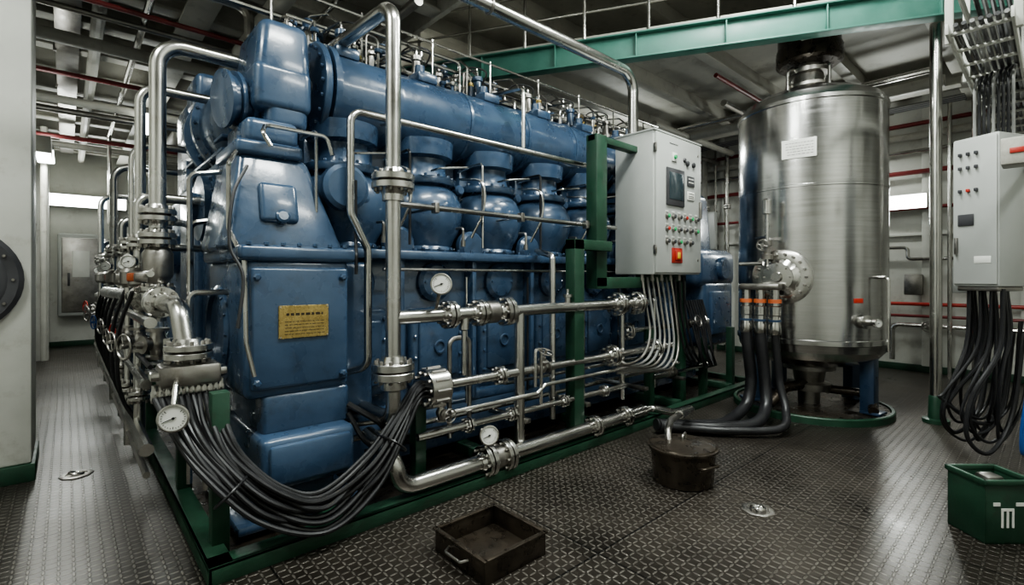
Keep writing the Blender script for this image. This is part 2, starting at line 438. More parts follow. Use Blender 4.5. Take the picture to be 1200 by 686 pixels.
b.tube([(4.4,5.3,4.2),(10.4,5.3,4.2)], .03, STEEL, 12); b.tube([(5.6,4.9,4.05),(10.4,4.9,4.05)], .045, DSTEEL, 12); b.tube([(6.2,2.95,4.2),(10.4,2.95,4.2)], .03, DRED, 10)
b.tube([(8.6,1.0,4.2),(8.6,12,4.2)], .08, CEIL, 12); b.tube([(8.2,1.0,4.25),(8.2,12,4.25)], .04, STEEL, 10)
b.tube([(7.4,3.4,4.25),(10.4,3.4,4.25)], .05, STEEL, 10); b.tube([(7.4,4.6,4.2),(10.4,4.6,4.2)], .06, CEIL, 10)
for i in range(6): b.tube([(9.6+.05*i,.9,4.24),(9.6+.05*i,12,4.24)], .018, RUBBER if i%2 else CABLE, 6)
for y, r in ((5.2,.06),(4.7,.04),(5.9,.05),(6.7,.08),(3.6,.04),(3.2,.03),(.85,.05),(1.15,.03),(7.3,.05),(4.3,.025),(5.45,.03),(6.3,.035),(4.95,.025),(7.0,.03)):
    b.tube([(XE-.3,y,.0),(XE-.3,y,4.37)], r, STEEL if r<.06 else CEIL, 10)
    if r >= .04: b.flange((XE-.3,y,1.9+.3*math.sin(y*5)),Z_,r*2,.03); b.flange((XE-.3,y,3.1),Z_,r*2,.03)
b.tube([(XE-.16,.3,1.15),(XE-.16,3.4,1.15)], .03, RED, 10); b.tube([(XE-.16,.3,.95),(XE-.16,3.4,.95)], .025, DRED, 10)
b.tube([(XE-.16,.6,1.9),(XE-.16,1.7,1.9),(XE-.16,1.7,2.1),(XE-.16,2.2,2.1)], .03, STEEL, 10, .06)
b.tube([(XE-.22,.3,.8),(XE-.22,1.9,.8),(XE-.22,1.9,.2)], .04, STEEL, 10,.1)
b.valve((XE-.22,.8,.8),(0,1,0),(-1,0,0),.045,RED); b.valve((XE-.22,1.4,.8),(0,1,0),(-1,0,0),.04,DSTEEL)
b.box((XE-.2,XE-.12),(1.5,1.75),(1.3,1.65),DSTEEL,.02); b.box((XE-.2,XE-.12),(.9,1.15),(1.35,1.75),GREY,.02)
b.box((XE-.45,XE-.32),(4.9,5.4),(2.2,3.0),GREY,.02); b.box((XE-.5,XE-.35),(6.1,6.5),(1.6,2.2),GREY,.02)
b.make('wall_pipes')

# ------------------------------------------------------------------ engine (blue)
ENG = empty('marine_diesel_engine')
NX = [1.65+.74*i for i in range(7)]
b = B()
b.box((1.15,6.95),(3.6,6.2),(.12,.48),BLUE,.03); b.box((1.3,6.85),(3.68,6.0),(.4,1.76),BLUE,.04)
b.box((1.25,6.9),(3.50,3.75),(1.74,1.82),BLUE,.025); b.box((1.25,6.9),(3.6,3.72),(.46,.56),BLUE,.02)
b.box((1.35,6.8),(4.0,5.9),(1.8,3.3),DBLUE,.04)
for k in range(38): b.lathe((1.4+.145*k,3.535,1.82),Z_,[(.013,0),(.013,.016),(.009,.02)],BLUE,6)
for i, x in enumerate(NX):
    b.box((x-.27,x+.27),(3.60,3.70),(.66,1.34),BLUE,.05,3)
    b.box((x-.2,x+.2),(3.575,3.62),(.74,1.26),BLUE,.03,3)
    for dx in (-.23,.23):
        for z in (.74,.92,1.1,1.27): b.lathe((x+dx,3.60,z),(0,-1,0),[(.016,0),(.016,.014),(.01,.018)],BLUE,6)
    b.torus((x,3.57,1.0),(0,1,0),.05,.012,DBLUE,14,6)
    b.box((x+.345,x+.395),(3.56,3.75),(.5,1.76),BLUE,.015)
    b.lathe((x,3.70,1.56),(0,-1,0),[(.17,0),(.17,.06),(.14,.09),(.08,.1),(0,.1)],BLUE,24)
    b.bolts((x,3.61,1.56),(0,-1,0),.12,6,.012,.014,BLUE)
    b.lathe((x+.37,3.66,1.88),(0,-1,0),[(.14,0),(.14,.05),(.11,.08),(0,.08)],BLUE,20)
    y = 3.86
    b.lathe((x,y,1.80),Z_,[(.27,0),(.28,.04),(.26,.07),(.28,.12),(.325,.2),(.355,.30),(.362,.38),(.35,.46),(.31,.54),(.26,.59),(.25,.60),(.30,.61),(.305,.62),(.305,.66),(.30,.67),(.23,.68),(.21,.74),(.21,.84),(.27,.86),(.28,1.0)],BLUE,36)
    b.bolts((x,y,2.47),Z_,.27,14,.014,.025,BLUE)
    b.bolts((x,y,1.84),Z_,.29,12,.014,.02,BLUE)
    b.box((x-.30,x+.30),(3.9,4.1),(1.8,2.7),BLUE,.06)
    b.lathe((x+.37,3.95,2.42),(0,-1,0),[(.05,0),(.05,.16),(.035,.18),(0,.18)],BLUE,12)
    b.lathe((x+.02,3.53,2.2),(0,-1,0),[(.04,0),(.04,.03),(.02,.04),(0,.04)],BLUE,12)
b.make('engine_block', ENG)
b = B()
b.lathe((1.52,3.95,3.05),X_,[(.26,0),(.335,.03),(.335,.5),(.34,.51),(.34,.56),(.335,.57),(.335,5.15),(.3,5.22),(0,5.22)],BLUE,48)
b.lathe((1.40,3.95,3.05),X_,[(.0,0),(.30,.0),(.375,.01),(.385,.02),(.385,.05),(.375,.06),(.30,.065)],BLUE,48)
b.lathe((1.48,3.95,3.05),X_,[(.30,.0),(.385,.005),(.385,.05),(.30,.055)],BLUE,48)
b.bolts((1.40,3.95,3.05),(-1,0,0),.345,20,.014,.02,DBLUE)
for k in range(1,7):
    x = 1.65+.74*k-.37
    b.lathe((x,3.95,3.05),X_,[(.33,0),(.345,.005),(.345,.03),(.33,.035)],BLUE,48)
for x in NX: 
    b.box((x-.1,x+.1),(3.75,4.1),(3.33,3.42),BLUE,.02); b.lathe((x,3.9,3.38),Z_,[(.07,0),(.07,.06),(.045,.08),(.045,.14),(0,.15)],BLUE,14)
b.box((1.6,6.7),(4.1,4.35),(3.1,3.4),BLUE,.03)
b.make('air_receiver', ENG)
b = B()
for i, x in enumerate(NX):
    b.box((x-.26,x+.26),(4.35,5.2),(3.28,3.5),BLUE,.04); b.box((x-.2,x+.2),(4.42,4.9),(3.48,3.6),BLUE,.03)
    b.lathe((x,4.62,3.6),Z_,[(.15,0),(.15,.03),(.11,.05),(.12,.12),(.10,.2),(.13,.21),(.13,.24),(.06,.25),(.05,.36),(0,.37)],BLUE,20)
    b.bolts((x,4.62,3.63),Z_,.13,8,.012,.03,DSTEEL)
    for dx, dy in ((-.2,.0),(.2,0),(-.2,.45),(.2,.45)):
        b.cyl((x+dx,4.4+dy,3.5),(x+dx,4.4+dy,3.68),.018,DSTEEL,8); b.lathe((x+dx,4.4+dy,3.56),Z_,[(.03,0),(.03,.04)],BLUE,6)
    b.tube([(x,4.62,3.95),(x,4.62,4.0),(x+.12,4.45,4.0),(x+.2,4.25,3.8),(x+.2,4.25,3.5)],.012,STEEL,8,.04)
    b.tube([(x-.1,4.3,3.44),(x-.1,4.3,3.72),(x-.1,4.9,3.78),(x-.1,5.1,3.5)],.018,STEEL,8,.06)
    b.box((x+.27,x+.41),(4.35,4.5),(3.5,3.72),GREY if i%2 else CEIL,.01)
    b.cyl((x+.34,4.42,3.3),(x+.34,4.42,3.5),.02,STEEL,8)
    b.lathe((x-.30,4.25,3.42),Z_,[(.04,0),(.04,.1),(.025,.11),(.025,.22),(.045,.23),(.045,.26)],DSTEEL,10)
    b.wheel((x-.30,4.25,3.72),Z_,.05,DSTEEL,.007)
    b.lathe((x+.16,5.0,3.5),Z_,[(.07,0),(.08,.2),(.05,.24),(.05,.35),(0,.36)],BLUE,14)
    b.spline([(x+.34,4.4,3.72),(x+.36,4.3,3.9),(x+.2,4.5,3.95),(x+.1,4.7,3.7)],.01,RUBBER,6)
    b.lathe((x+.1,4.12,3.36),Z_,[(.06,0),(.06,.12),(.08,.13),(.08,.17),(.05,.18),(.04,.3),(.055,.31),(.055,.35),(0,.36)],DSTEEL if i%2 else BLUE,14)
    b.tube([(x+.1,4.12,3.7),(x+.1,4.12,3.8),(x+.1,4.5,3.85),(x,4.6,3.8)],.012,STEEL,8,.05)
    b.tube([(x-.22,4.0,3.34),(x-.22,4.0,3.55),(x-.22,4.3,3.6)],.016,STEEL,8,.05)
    b.cyl((x+.3,4.15,3.38),(x+.3,4.15,3.95),.011,STEEL,6); b.cyl((x-.35,4.5,3.4),(x-.35,4.5,4.02),.014,STEEL,6)
    # cluster of small injection fittings
    for q in range(9):
        fx, fy = x+random.uniform(-.36,.36), random.uniform(3.98,4.9); h = random.uniform(.12,.42)
        z0 = 3.33
        b.cyl((fx,fy,z0),(fx,fy,z0+h),random.uniform(.012,.028),random.choice((STEEL,DSTEEL,BLUE,DBLUE)),8)
        b.lathe((fx,fy,z0+h-.02),Z_,[(.03,0),(.035,.01),(.035,.03),(.02,.04),(0,.04)],random.choice((STEEL,DSTEEL,BLUE,BRASS)),8)
        if q%3==0:
            gx, gy = fx+random.uniform(-.3,.3), fy+random.uniform(-.1,.35)
            b.tube([(fx,fy,z0+h),(fx,fy,z0+h+.1),(gx,gy,z0+h+.1),(gx,gy,3.4)],.009,random.choice((STEEL,RUBBER,DSTEEL)),6,.04)
b.tube([(1.5,4.28,3.60),(6.8,4.28,3.60)],.028,STEEL,10); b.tube([(1.5,4.98,3.78),(6.8,4.98,3.78)],.025,STEEL,10)
b.tube([(1.6,4.18,3.48),(6.8,4.18,3.48)],.016,STEEL,8); b.tube([(1.4,4.45,3.86),(6.8,4.45,3.86)],.02,STEEL,8)
b.tube([(1.5,4.15,3.92),(6.8,4.15,3.92)],.013,STEEL,8)
b.tube([(1.3,5.3,4.05),(6.8,5.3,4.05)],.02,STEEL,8); b.tube([(1.3,5.3,3.65),(6.8,5.3,3.65)],.035,DSTEEL,8)
for k in range(6): b.cyl((1.5+1.05*k,5.3,3.3),(1.5+1.05*k,5.3,4.06),.018,STEEL,8)
b.tube([(2.0,4.4,3.6),(2.0,4.4,3.95),(3.2,4.4,3.95),(3.2,4.4,3.6)],.02,STEEL,8,.06)
b.tube([(3.31,3.5,2.80),(3.31,3.5,3.45),(3.31,4.3,3.55)],.02,STEEL,8,.06)
b.make('cylinder_head_fittings', ENG)
b = B()
b.box((.80,1.46),(3.30,4.3),(.84,1.72),BLUE,.045,3)
b.box((.83,1.44),(3.275,3.32),(.9,1.66),BLUE,.02,3)
b.box((.76,1.50),(3.27,4.3),(1.70,1.80),BLUE,.03,3)
for x in (.86,1.40):
    for z in (.95,1.60): b.lathe((x,3.275,z),(0,-1,0),[(.024,0),(.024,.02),(.014,.028)],BLUE,6)
for k in range(7): b.lathe((.82+.1*k,3.29,1.80),Z_,[(.015,0),(.015,.016),(.01,.02)],BLUE,6)
b.box((.9,1.46),(3.30,4.2),(.60,.86),BLUE,.03,3)
b.box((.86,1.44),(3.16,4.1),(.30,.62),BLUE,.04,3); b.box((.90,1.40),(3.13,3.2),(.34,.58),BLUE,.02,2)
b.box((.80,1.35),(3.28,4.0),(.07,.34),BLUE,.03,3); b.box((.74,1.5),(3.2,4.3),(.07,.13),BLUE,.02)
b.box((.72,1.46),(3.38,4.2),(1.78,2.42),BLUE,.04,3,taper=(.58,.72),shift=(-.05,.05))
b.box((.80,.88),(3.39,3.6),(1.80,2.30),BLUE,.02,2,taper=(.8,.6),shift=(.06,.1)); b.box((1.18,1.26),(3.39,3.6),(1.80,2.30),BLUE,.02,2,taper=(.8,.6),shift=(-.1,.1))
b.box((.80,1.22),(3.50,4.1),(2.40,2.50),BLUE,.03,3); b.box((.86,1.20),(3.52,4.05),(2.48,2.66),BLUE,.05,3)
for k in range(5): b.lathe((.83+.09*k,3.56,2.5),Z_,[(.016,0),(.016,.02)],DBLUE,6)
b.box((.92,1.16),(3.42,3.5),(1.95,2.22),BLUE,.03,3,rot=Matrix.Rotation(math.radians(-14),4,'X')); 
b.lathe((1.05,3.46,1.98),(0,-1,0.25),[(.045,0),(.045,.08),(.03,.09),(0,.09)],BLUE,14)
b.box((1.4,1.75),(3.5,4.2),(.6,1.72),BLUE,.06,3)
b.lathe((1.5,3.52,2.25),(0,-1,0),[(.17,0),(.17,.08),(.14,.1),(0,.1)],BLUE,24)
# intake hood: boxy outlet sweeping down into a ribbed throat
b.box((.92,1.30),(3.54,4.15),(2.96,3.38),BLUE,.07,4,taper=(.84,.92),shift=(.02,.02))
b.box((.92,1.30),(3.54,4.15),(2.74,3.06),BLUE,.06,4)
b.box((1.0,1.28),(3.56,4.15),(2.62,2.86),BLUE,.06,4)
b.lathe((1.14,3.85,2.50),Z_,[(.17,0),(.17,.05),(.14,.07),(.14,.15),(.16,.2)],BLUE,28)
b.lathe((1.00,3.85,2.84),(-1,-.15,-.1),[(.17,0),(.17,.05),(.195,.055),(.195,.08),(.165,.085),(.165,.12),(.195,.125),(.195,.15),(.165,.155),(.165,.19),(.195,.195),(.195,.22),(.14,.23),(0,.23)],BLUE,32)
b.lathe((1.18,4.2,2.86),Y_,[(.2,0),(.30,.02),(.36,.12),(.38,.3),(.38,.5),(.43,.51),(.43,.57),(.38,.58),(.36,.9),(.42,.91),(.42,.97),(.36,.98),(.34,1.6),(.28,1.8),(0,1.82)],BLUE,36)
b.bolts((1.18,4.71,2.86),(0,-1,0),.405,20,.014,.02,DBLUE)
b.box((.82,1.4),(4.9,5.4),(3.1,3.36),BLUE,.05,3); b.box((.86,1.4),(5.6,6.2),(2.4,3.3),BLUE,.06,3)
b.box((.92,1.4),(3.9,6.1),(.2,2.5),BLUE,.05,3); b.box((.86,.95),(4.3,5.0),(1.8,2.5),BLUE,.03,3)
b.box((.86,.95),(5.2,6.0),(.6,2.45),BLUE,.03,3)
b.lathe((.90,4.6,2.15),(-1,0,0),[(.30,0),(.30,.06),(.26,.07),(.26,.12),(.12,.14),(.12,.18),(0,.18)],BLUE,32); b.bolts((.84,4.6,2.15),(-1,0,0),.28,14,.014,.02,DBLUE)
b.lathe((.84,3.98,1.22),(-1,0,0),[(.32,-.1),(.32,.05),(.29,.07),(.27,.07),(.26,.01)],BLUE,36); b.lathe((.84,3.98,1.22),(-1,0,0),[(.262,.02),(0,.021)],BLACK,32); b.bolts((.785,3.98,1.22),(-1,0,0),.30,14,.012,.018,DBLUE)  # flat black disc paints the dark inside of the flywheel opening
for z in (2.55,2.65,2.75): b.box((.86,.92),(4.2,6.0),(z,z+.03),BLUE,.01)
# far end pump housing (right)
b.lathe((7.2,3.85,1.15),(1,0,0),[(.5,0),(.5,.18),(.44,.24),(.2,.28),(.18,.34),(0,.34)],BLUE,36)
b.box((6.3,7.48),(3.24,4.4),(1.45,2.0),BLUE,.14,4); b.box((6.5,7.42),(3.26,4.3),(.62,1.55),BLUE,.08,4)
b.box((6.3,7.3),(3.5,4.4),(1.9,2.85),BLUE,.12,4,taper=(.85,.9)); b.box((6.65,7.2),(3.21,3.27),(.8,1.4),BLUE,.02)
b.lathe((7.0,3.26,1.72),(0,-1,0),[(.17,0),(.17,.06),(.14,.08),(0,.08)],BLUE,24); b.bolts((7.0,3.2,1.72),(0,-1,0),.14,8,.012,.014,DBLUE)
b.bolts((6.92,3.21,1.1),(0,-1,0),.22,10,.012,.014,DBLUE)
b.make('drive_end_housing', ENG)
b = B()
b.box((.985,1.30),(3.262,3.276),(1.21,1.42),BRASS,.004,1)
b.words((1.03,1.26),3.263,(1.355,),IRON,.016,(.016,.03),.002)
b.words((1.02,1.27),3.263,(1.315,1.295,1.275,1.255,1.235),IRON,.004,(.008,.03),.002)
for x in (.995,1.29):
    for z in (1.22,1.41): b.lathe((x,3.262,z),(0,-1,0),[(.006,0),(.005,.004)],STEEL,8)
b.make('brass_nameplate', ENG)
b = B()
b.tube([(4.35,3.35,2.78),(1.49,3.35,2.78),(1.49,3.35,2.05),(1.62,3.35,1.80),(1.62,3.35,.95),(1.5,3.5,.9)],.028,STEEL,12,.09)
b.tube([(1.78,3.2,2.13),(4.4,3.2,2.13)],.022,STEEL,10)
for x in (2.1,3.0,3.9): b.cyl((x,3.2,2.13),(x,3.6,2.13),.012,STEEL,8); b.box((x-.02,x+.02),(3.17,3.23),(2.09,2.17),DSTEEL,.005)
for x in (1.9,3.2,4.2): b.cyl((x,3.35,2.78),(x,3.75,2.85),.012,STEEL,8)
b.tube([(.95,3.3,2.42),(.9,3.3,2.5),(.95,3.42,2.58),(1.35,3.42,2.58),(1.38,3.4,2.45)],.014,STEEL,8,.05)
b.tube([(.80,3.5,2.4),(.74,3.42,2.3),(.74,3.42,1.9),(.8,3.3,1.7),(.8,3.26,1.2),(.84,3.24,1.0)],.014,STEEL,8,.06)
b.tube([(1.55,3.4,2.3),(1.55,3.4,1.9),(1.5,3.28,1.75),(1.5,3.28,1.62)],.012,RUBBER,8,.05)
b.spline([(.84,3.4,2.3),(.75,3.35,2.1),(.72,3.3,1.8),(.78,3.25,1.6),(.74,3.2,1.3)],.01,RUBBER,8)
for i, x in enumerate(NX[:6]):
    b.spline([(x+.3,3.7,2.5),(x+.36,3.45,2.45),(x+.36,3.42,2.2),(x+.3,3.52,1.95)],.012,STEEL,8)
    b.tube([(x-.1,3.55,2.5),(x-.1,3.42,2.5),(x+.2,3.42,2.55),(x+.25,3.65,2.55)],.01,STEEL,8,.04)
    b.tube([(x+.12,3.5,2.02),(x+.12,3.40,2.02),(x+.12,3.40,1.9)],.012,DSTEEL,8,.03)
    b.lathe((x+.12,3.40,1.86),Z_,[(.02,0),(.02,.05)],DSTEEL,8)
    b.tube([(x-.36,3.75,2.62),(x-.36,3.46,2.62),(x-.36,3.46,1.86)],.012,RUBBER if i%2 else STEEL,8,.04)
    b.tube([(x+.2,3.46,1.6),(x+.2,3.46,.5)],.012,STEEL if i%2 else RUBBER,8)
b.tube([(1.8,3.46,1.66),(6.4,3.46,1.66)],.014,STEEL,8)
b.tube([(1.3,3.42,.55),(1.9,3.42,.5),(2.1,3.42,.7),(2.9,3.42,.7),(3.0,3.42,.62),(5.6,3.42,.62)],.018,STEEL,8,.05)
b.tube([(1.5,3.45,.42),(5.8,3.45,.42)],.024,STEEL,8); b.tube([(1.6,3.35,.34),(6.2,3.35,.34)],.018,RUBBER,8)
b.spline([(1.45,3.3,.72),(1.6,3.15,.6),(1.75,3.2,.45),(2.2,3.4,.36),(2.8,3.4,.33)],.022,RUBBER,8)
b.spline([(1.45,3.3,.66),(1.55,3.2,.45),(1.8,3.25,.38),(2.4,3.4,.30)],.018,RUBBER,8)
b.make('small_bore_piping', ENG)

# ------------------------------------------------------------------ skid
b = B()
SY = 2.92
def angle_x(x0,x1,y,h=.10):
    b.box((x0,x1),(y,y+.02),(.0,h),GREEN,.004); b.box((x0,x1),(y,y+.12),(h-.02,h),GREEN,.004)
angle_x(.54,7.6,SY); b.box((.54,.56),(SY,11.2),(0,.10),GREEN,.004); b.box((.54,.66),(SY,11.2),(.08,.10),GREEN,.004)
b.box((.54,7.6),(11.1,11.2),(0,.11),GREEN,.004); b.box((7.5,7.6),(SY,11.2),(0,.10),GREEN,.004)
b.box((.6,7.5),(3.05,11.1),(0.0,.03),IRON,0)
for x in (1.2,2.6,4.0,5.4,6.8): b.box((x,x+.12),(3.05,6.4),(.03,.12),GREEN,.01)
for (x,y,h) in ((.60,3.15,.95),(.58,4.15,1.1),(.58,6.0,1.0),(1.88,3.12,.72),(4.95,3.12,1.0),(6.9,3.05,.9),(6.2,3.1,.8),(.58,8.0,.9)):
    b.box((x,x+.09),(y,y+.09),(.03,h),GREEN,.006)
b.box((3.52,3.66),(3.02,3.14),(.03,1.96),GREEN,.008); b.box((3.52,4.1),(3.02,3.14),(1.86,1.96),GREEN,.008)
b.box((3.95,4.12),(3.10,3.24),(1.50,3.05),GREEN,.008); b.box((3.95,4.85),(3.10,3.24),(1.48,1.60),GREEN,.008)
b.box((3.95,4.70),(3.12,3.22),(2.98,3.05),GREEN,.008); b.box((5.6,5.72),(3.1,3.22),(.03,1.62),GREEN,.008); b.box((4.8,5.72),(3.1,3.22),(1.54,1.63),GREEN,.008)
b.box((3.48,3.70),(3.02,3.3),(.03,.06),GREEN,.006)
b.make('engine_skid_frame')

# ------------------------------------------------------------------ front pipework
b = B(); PY = 3.05
b.tube([(1.2,6.2,3.45),(1.55,5.2,3.45),(1.66,PY,3.47),(1.66,PY,.9)],.052,STEEL,20,.13,bs=8)
b.flange((1.66,PY,2.25),Z_,.145,.045,nb=10,bolt=.014); b.lathe((1.66,PY,2.12),Z_,[(.075,0),(.075,.05)],STEEL,20)
b.flange((1.66,PY,.96),Z_,.145,.05,nb=10,bolt=.014); b.lathe((1.66,PY,.82),Z_,[(.05,0),(.09,.02),(.09,.08)],STEEL,20)
b.tube([(1.66,PY,.82),(1.66,PY,.62),(1.66,3.5,.62)],.05,STEEL,16,.1)
b.tube([(1.66,PY,1.32),(4.55,PY,1.32)],.05,STEEL,20)
b.flange((2.12,PY,1.32),X_,.105,.032,nb=8); b.flange((2.40,PY,1.32),X_,.105,.032,nb=8); b.lathe((2.45,PY,1.32),X_,[(.06,0),(.09,.02),(.09,.12),(.06,.14)],DSTEEL,20)
b.flange((2.68,PY,1.32),X_,.12,.036,nb=8); b.flange((4.22,PY,1.32),X_,.12,.04,nb=8); b.flange((4.55,PY,1.32),X_,.12,.04,nb=8)
b.lathe((2.26,PY,1.30),(0,0,-1),[(.04,0),(.04,.1),(.02,.11),(.02,.45)],STEEL,12)
b.gauge((2.0,2.98,1.55),(-.4,-1,0.05),.075,(2.0,PY,1.34)); b.cyl((2.0,PY,1.34),(2.0,3.0,1.48),.014,STEEL,8)
b.tube([(1.95,PY,.80),(5.3,PY,.80)],.036,STEEL,16)
b.lathe((1.90,PY,.80),X_,[(.06,0),(.135,.002),(.14,.008),(.14,.16),(.135,.166),(.08,.17),(.06,.2),(.036,.24)],STEEL,32); b.bolts((1.90,PY,.80),(-1,0,0),.11,10,.014,.02,DSTEEL)
for k in range(12): 
    t = k*math.pi/6; b.cyl((1.93,PY+.142*math.cos(t),.80+.142*math.sin(t)),(2.04,PY+.142*math.cos(t),.80+.142*math.sin(t)),.01,DSTEEL,6)
b.flange((4.12,PY,.80),X_,.11,.035); b.flange((4.9,PY,.80),X_,.11,.035); b.flange((2.62,PY,.80),X_,.075,.022)
b.valve((3.1,PY,.80),X_,(0,-.4,1),.032,DSTEEL)
b.tube([(1.85,PY,.46),(4.4,PY,.46),(4.4,3.5,.46)],.028,STEEL,14,.06)
for x in (2.3,2.75,3.4,4.0): b.flange((x,PY,.46),X_,.058,.018,nb=6,bolt=.008)
b.tube([(2.1,3.0,.60),(3.0,3.0,.60),(3.1,3.0,.66),(4.3,3.0,.66)],.018,STEEL,10,.04)
b.valve((2.05,PY,.60),Z_,(0,-1,0),.024,DSTEEL)
QY = 2.98
b.tube([(1.62,3.35,.46),(1.62,QY,.40),(1.68,QY,.17),(2.1,QY,.17),(4.6,QY,.17)],.06,STEEL,20,.14,bs=8)
for x,r in ((2.42,.125),(2.62,.125),(3.75,.10),(4.25,.10)): b.flange((x,QY,.17),X_,r,.035)
b.lathe((2.46,QY,.17),X_,[(.09,0),(.09,.12)],DSTEEL,20)
b.gauge((2.38,2.90,.40),(-.4,-1,.1),.072,(2.40,QY,.22))
b.tube([(4.6,QY,.17),(4.75,QY,.17),(4.75,2.72,.17),(4.72,2.5,.26),(4.3,2.4,.3)],.04,STEEL,14,.08)
b.tube([(2.84,PY,1.32),(2.84,PY,.22)],.045,STEEL,16); b.tube([(3.32,3.12,.30),(3.32,3.12,1.80),(3.5,3.5,1.86)],.03,STEEL,14,.06)
b.tube([(2.98,3.0,.66),(2.98,3.0,.98),(3.05,3.0,.98),(3.05,3.0,.5)],.015,STEEL,8,.03)
b.lathe((3.45,PY,1.36),Z_,[(.03,0),(.03,.05),(.045,.055),(.045,.08),(.015,.09),(.015,.13)],STEEL,12)
b.tube([(4.55,PY,1.32),(4.8,PY,1.32),(4.8,3.5,1.32)],.05,STEEL,14,.1)
b.tube([(4.4,3.12,.3),(4.4,3.12,1.25)],.03,STEEL,12); b.tube([(3.85,3.2,.3),(3.85,3.2,1.25)],.022,STEEL,12)
b.tube([(5.0,3.12,.45),(6.4,3.12,.45)],.03,STEEL,12); b.tube([(4.6,3.2,1.0),(6.4,3.2,1.0)],.03,STEEL,12)
b.valve((5.4,3.12,.45),X_,(0,-.3,1),.03,DSTEEL); b.valve((5.9,3.2,1.0),X_,(0,-1,.3),.035,DSTEEL)
b.flange((4.6,3.2,1.0),X_,.1,.03); b.flange((6.3,3.2,1.0),X_,.1,.03)
b.tube([(5.15,3.2,.3),(5.15,3.2,1.35),(5.15,3.5,1.4)],.028,STEEL,12,.06); b.tube([(3.1,3.3,.25),(3.1,3.3,1.25),(2.9,3.3,1.25),(2.9,3.5,1.25)],.02,STEEL,10,.06)
b.tube([(2.3,3.3,.3),(2.3,3.3,1.1),(2.5,3.3,1.1),(2.5,3.3,.3)],.02,DSTEEL,10,.06)
for x in (2.9,3.7,4.7,5.5): b.box((x-.03,x+.03),(3.0,3.5),(.36,.40),DSTEEL,.005)
b.make('cooling_water_pipework')
b = B()
b.tube([(-.25,3.4,6.0),(-.25,3.4,4.02),(5.02,3.4,4.02),(5.02,3.4,3.0),(5.02,3.7,2.9)],.062,STEEL,20,.22,bs=10)
for x in (.8,2.8): b.cyl((x,3.4,4.05),(x,3.95,4.45),.02,STEEL,8); b.torus((x,3.4,4.02),X_,.066,.012,DSTEEL,18,6)
b.make('overhead_return_pipe')

# ------------------------------------------------------------------ left side pipework
b = B()
b.tube([(.95,4.1,3.20),(.46,4.1,3.20),(.46,4.1,1.3)],.05,STEEL,18,.16,bs=8)
b.flange((.46,4.1,2.02),Z_,.11,.035); b.flange((.46,4.1,1.86),Z_,.11,.035)
b.tube([(1.0,4.5,3.0),(.40,4.5,3.0),(.40,4.5,1.1)],.035,STEEL,14,.12)
b.flange((.46,4.1,1.5),Z_,.1,.03); b.lathe((.46,4.1,1.56),Z_,[(.06,0),(.09,.05),(.09,.2),(.06,.25)],DSTEEL,18)
b.tube([(.30,6.4,1.45),(.42,4.3,1.45),(.50,3.50,1.42),(.53,3.40,1.1)],.055,STEEL,18,.13,bs=8)
b.flange((.53,3.40,1.17),Z_,.125,.035,nb=10); b.flange((.45,3.85,1.44),(.1,-1,0),.10,.03)
b.flange((.42,4.4,1.45),(.05,-1,0),.10,.03)
b.box((.38,.68),(3.30,3.50),(.98,1.10),DSTEEL,.02); b.box((.34,.72),(3.33,3.47),(1.02,1.07),STEEL,.015)
b.gauge((.42,3.12,.86),(-.3,-1,.05),.07,(.46,3.32,1.0)); b.tube([(.42,3.14,.90),(.44,3.2,1.02),(.46,3.32,1.02)],.014,STEEL,8,.03)
k = 0
for y in (4.45,4.85,5.3,5.9,6.5,7.2,8.0,9.0,10.0):
    k += 1
    x = .42 - .03*(k%3)
    top = 2.75 if k in (3,5,8) else random.uniform(1.7,2.3)
    r = random.choice((.03,.035,.045))
    if top > 2.5: b.tube([(x,y,.35),(x,y,top),(.95,y,top)],r,STEEL,12,.15)
    else: b.tube([(x,y,.3),(x,y,top),(.95,y,top)],r,STEEL,12,.08)
    b.flange((x,y,1.85),Z_,r*2.1,.028); b.flange((x,y,.75),Z_,r*2.1,.028)
    b.valve((x,y,1.15),Z_,(-1,-.3,0),r*.95,(DSTEEL,DSTEEL,DSTEEL,RED,DSTEEL,BBLUE)[k%6])
    b.lathe((x,y,1.52),Z_,[(r*1.2,0),(r*1.9,.03),(r*1.9,.12),(r*1.2,.15)],DSTEEL,14)
    if k%2: b.gauge((x-.06,y-.08,1.66+.05*(k%2)),(-.5,-1,0),.045,(x,y,1.7))
    b.tube([(x,y,.9),(x+.3,y,.9),(x+.5,y,.7)],r*.8,STEEL,10,.08)
for (z,r,m_) in ((1.62,.02,STEEL),(1.32,.035,STEEL),(.95,.03,STEEL),(.55,.04,STEEL),(.4,.02,DSTEEL),(1.05,.015,RUBBER)):
    b.tube([(.36+.02*(z>1),3.7,z),(.36,10.2,z)],r,m_,10)
for y,m_ in ((3.8,DSTEEL),(4.3,ORANGE),(5.4,DSTEEL),(6.9,RED)):
    b.box((.31,.38),(y,y+.06),(1.57,1.63),m_,.012)
b.tube([(.58,3.7,.6),(.58,3.7,1.5),(.8,3.7,1.5)],.02,STEEL,10,.05); b.tube([(.64,3.5,.3),(.64,3.5,.98)],.025,STEEL,10)
b.tube([(.5,3.9,1.2),(.5,3.9,.7),(.72,3.9,.55)],.035,STEEL,10,.08); b.flange((.5,3.9,.95),Z_,.075,.025); b.valve((.46,4.1,1.15),Z_,(-1,-.4,0),.04,DSTEEL)
b.tube([(.62,3.95,.2),(.62,3.95,2.3),(.85,3.95,2.35)],.018,STEEL,8,.06); b.tube([(.68,4.3,.2),(.68,4.3,2.0),(.9,4.3,2.05)],.022,STEEL,8,.06)
for k in range(7):
    y = 4.3+.55*k
    b.spline([(.34,y,1.5),(.27,y+.1,1.2),(.28,y+.15,.8),(.4,y+.25,.5)],.014,RUBBER,7)
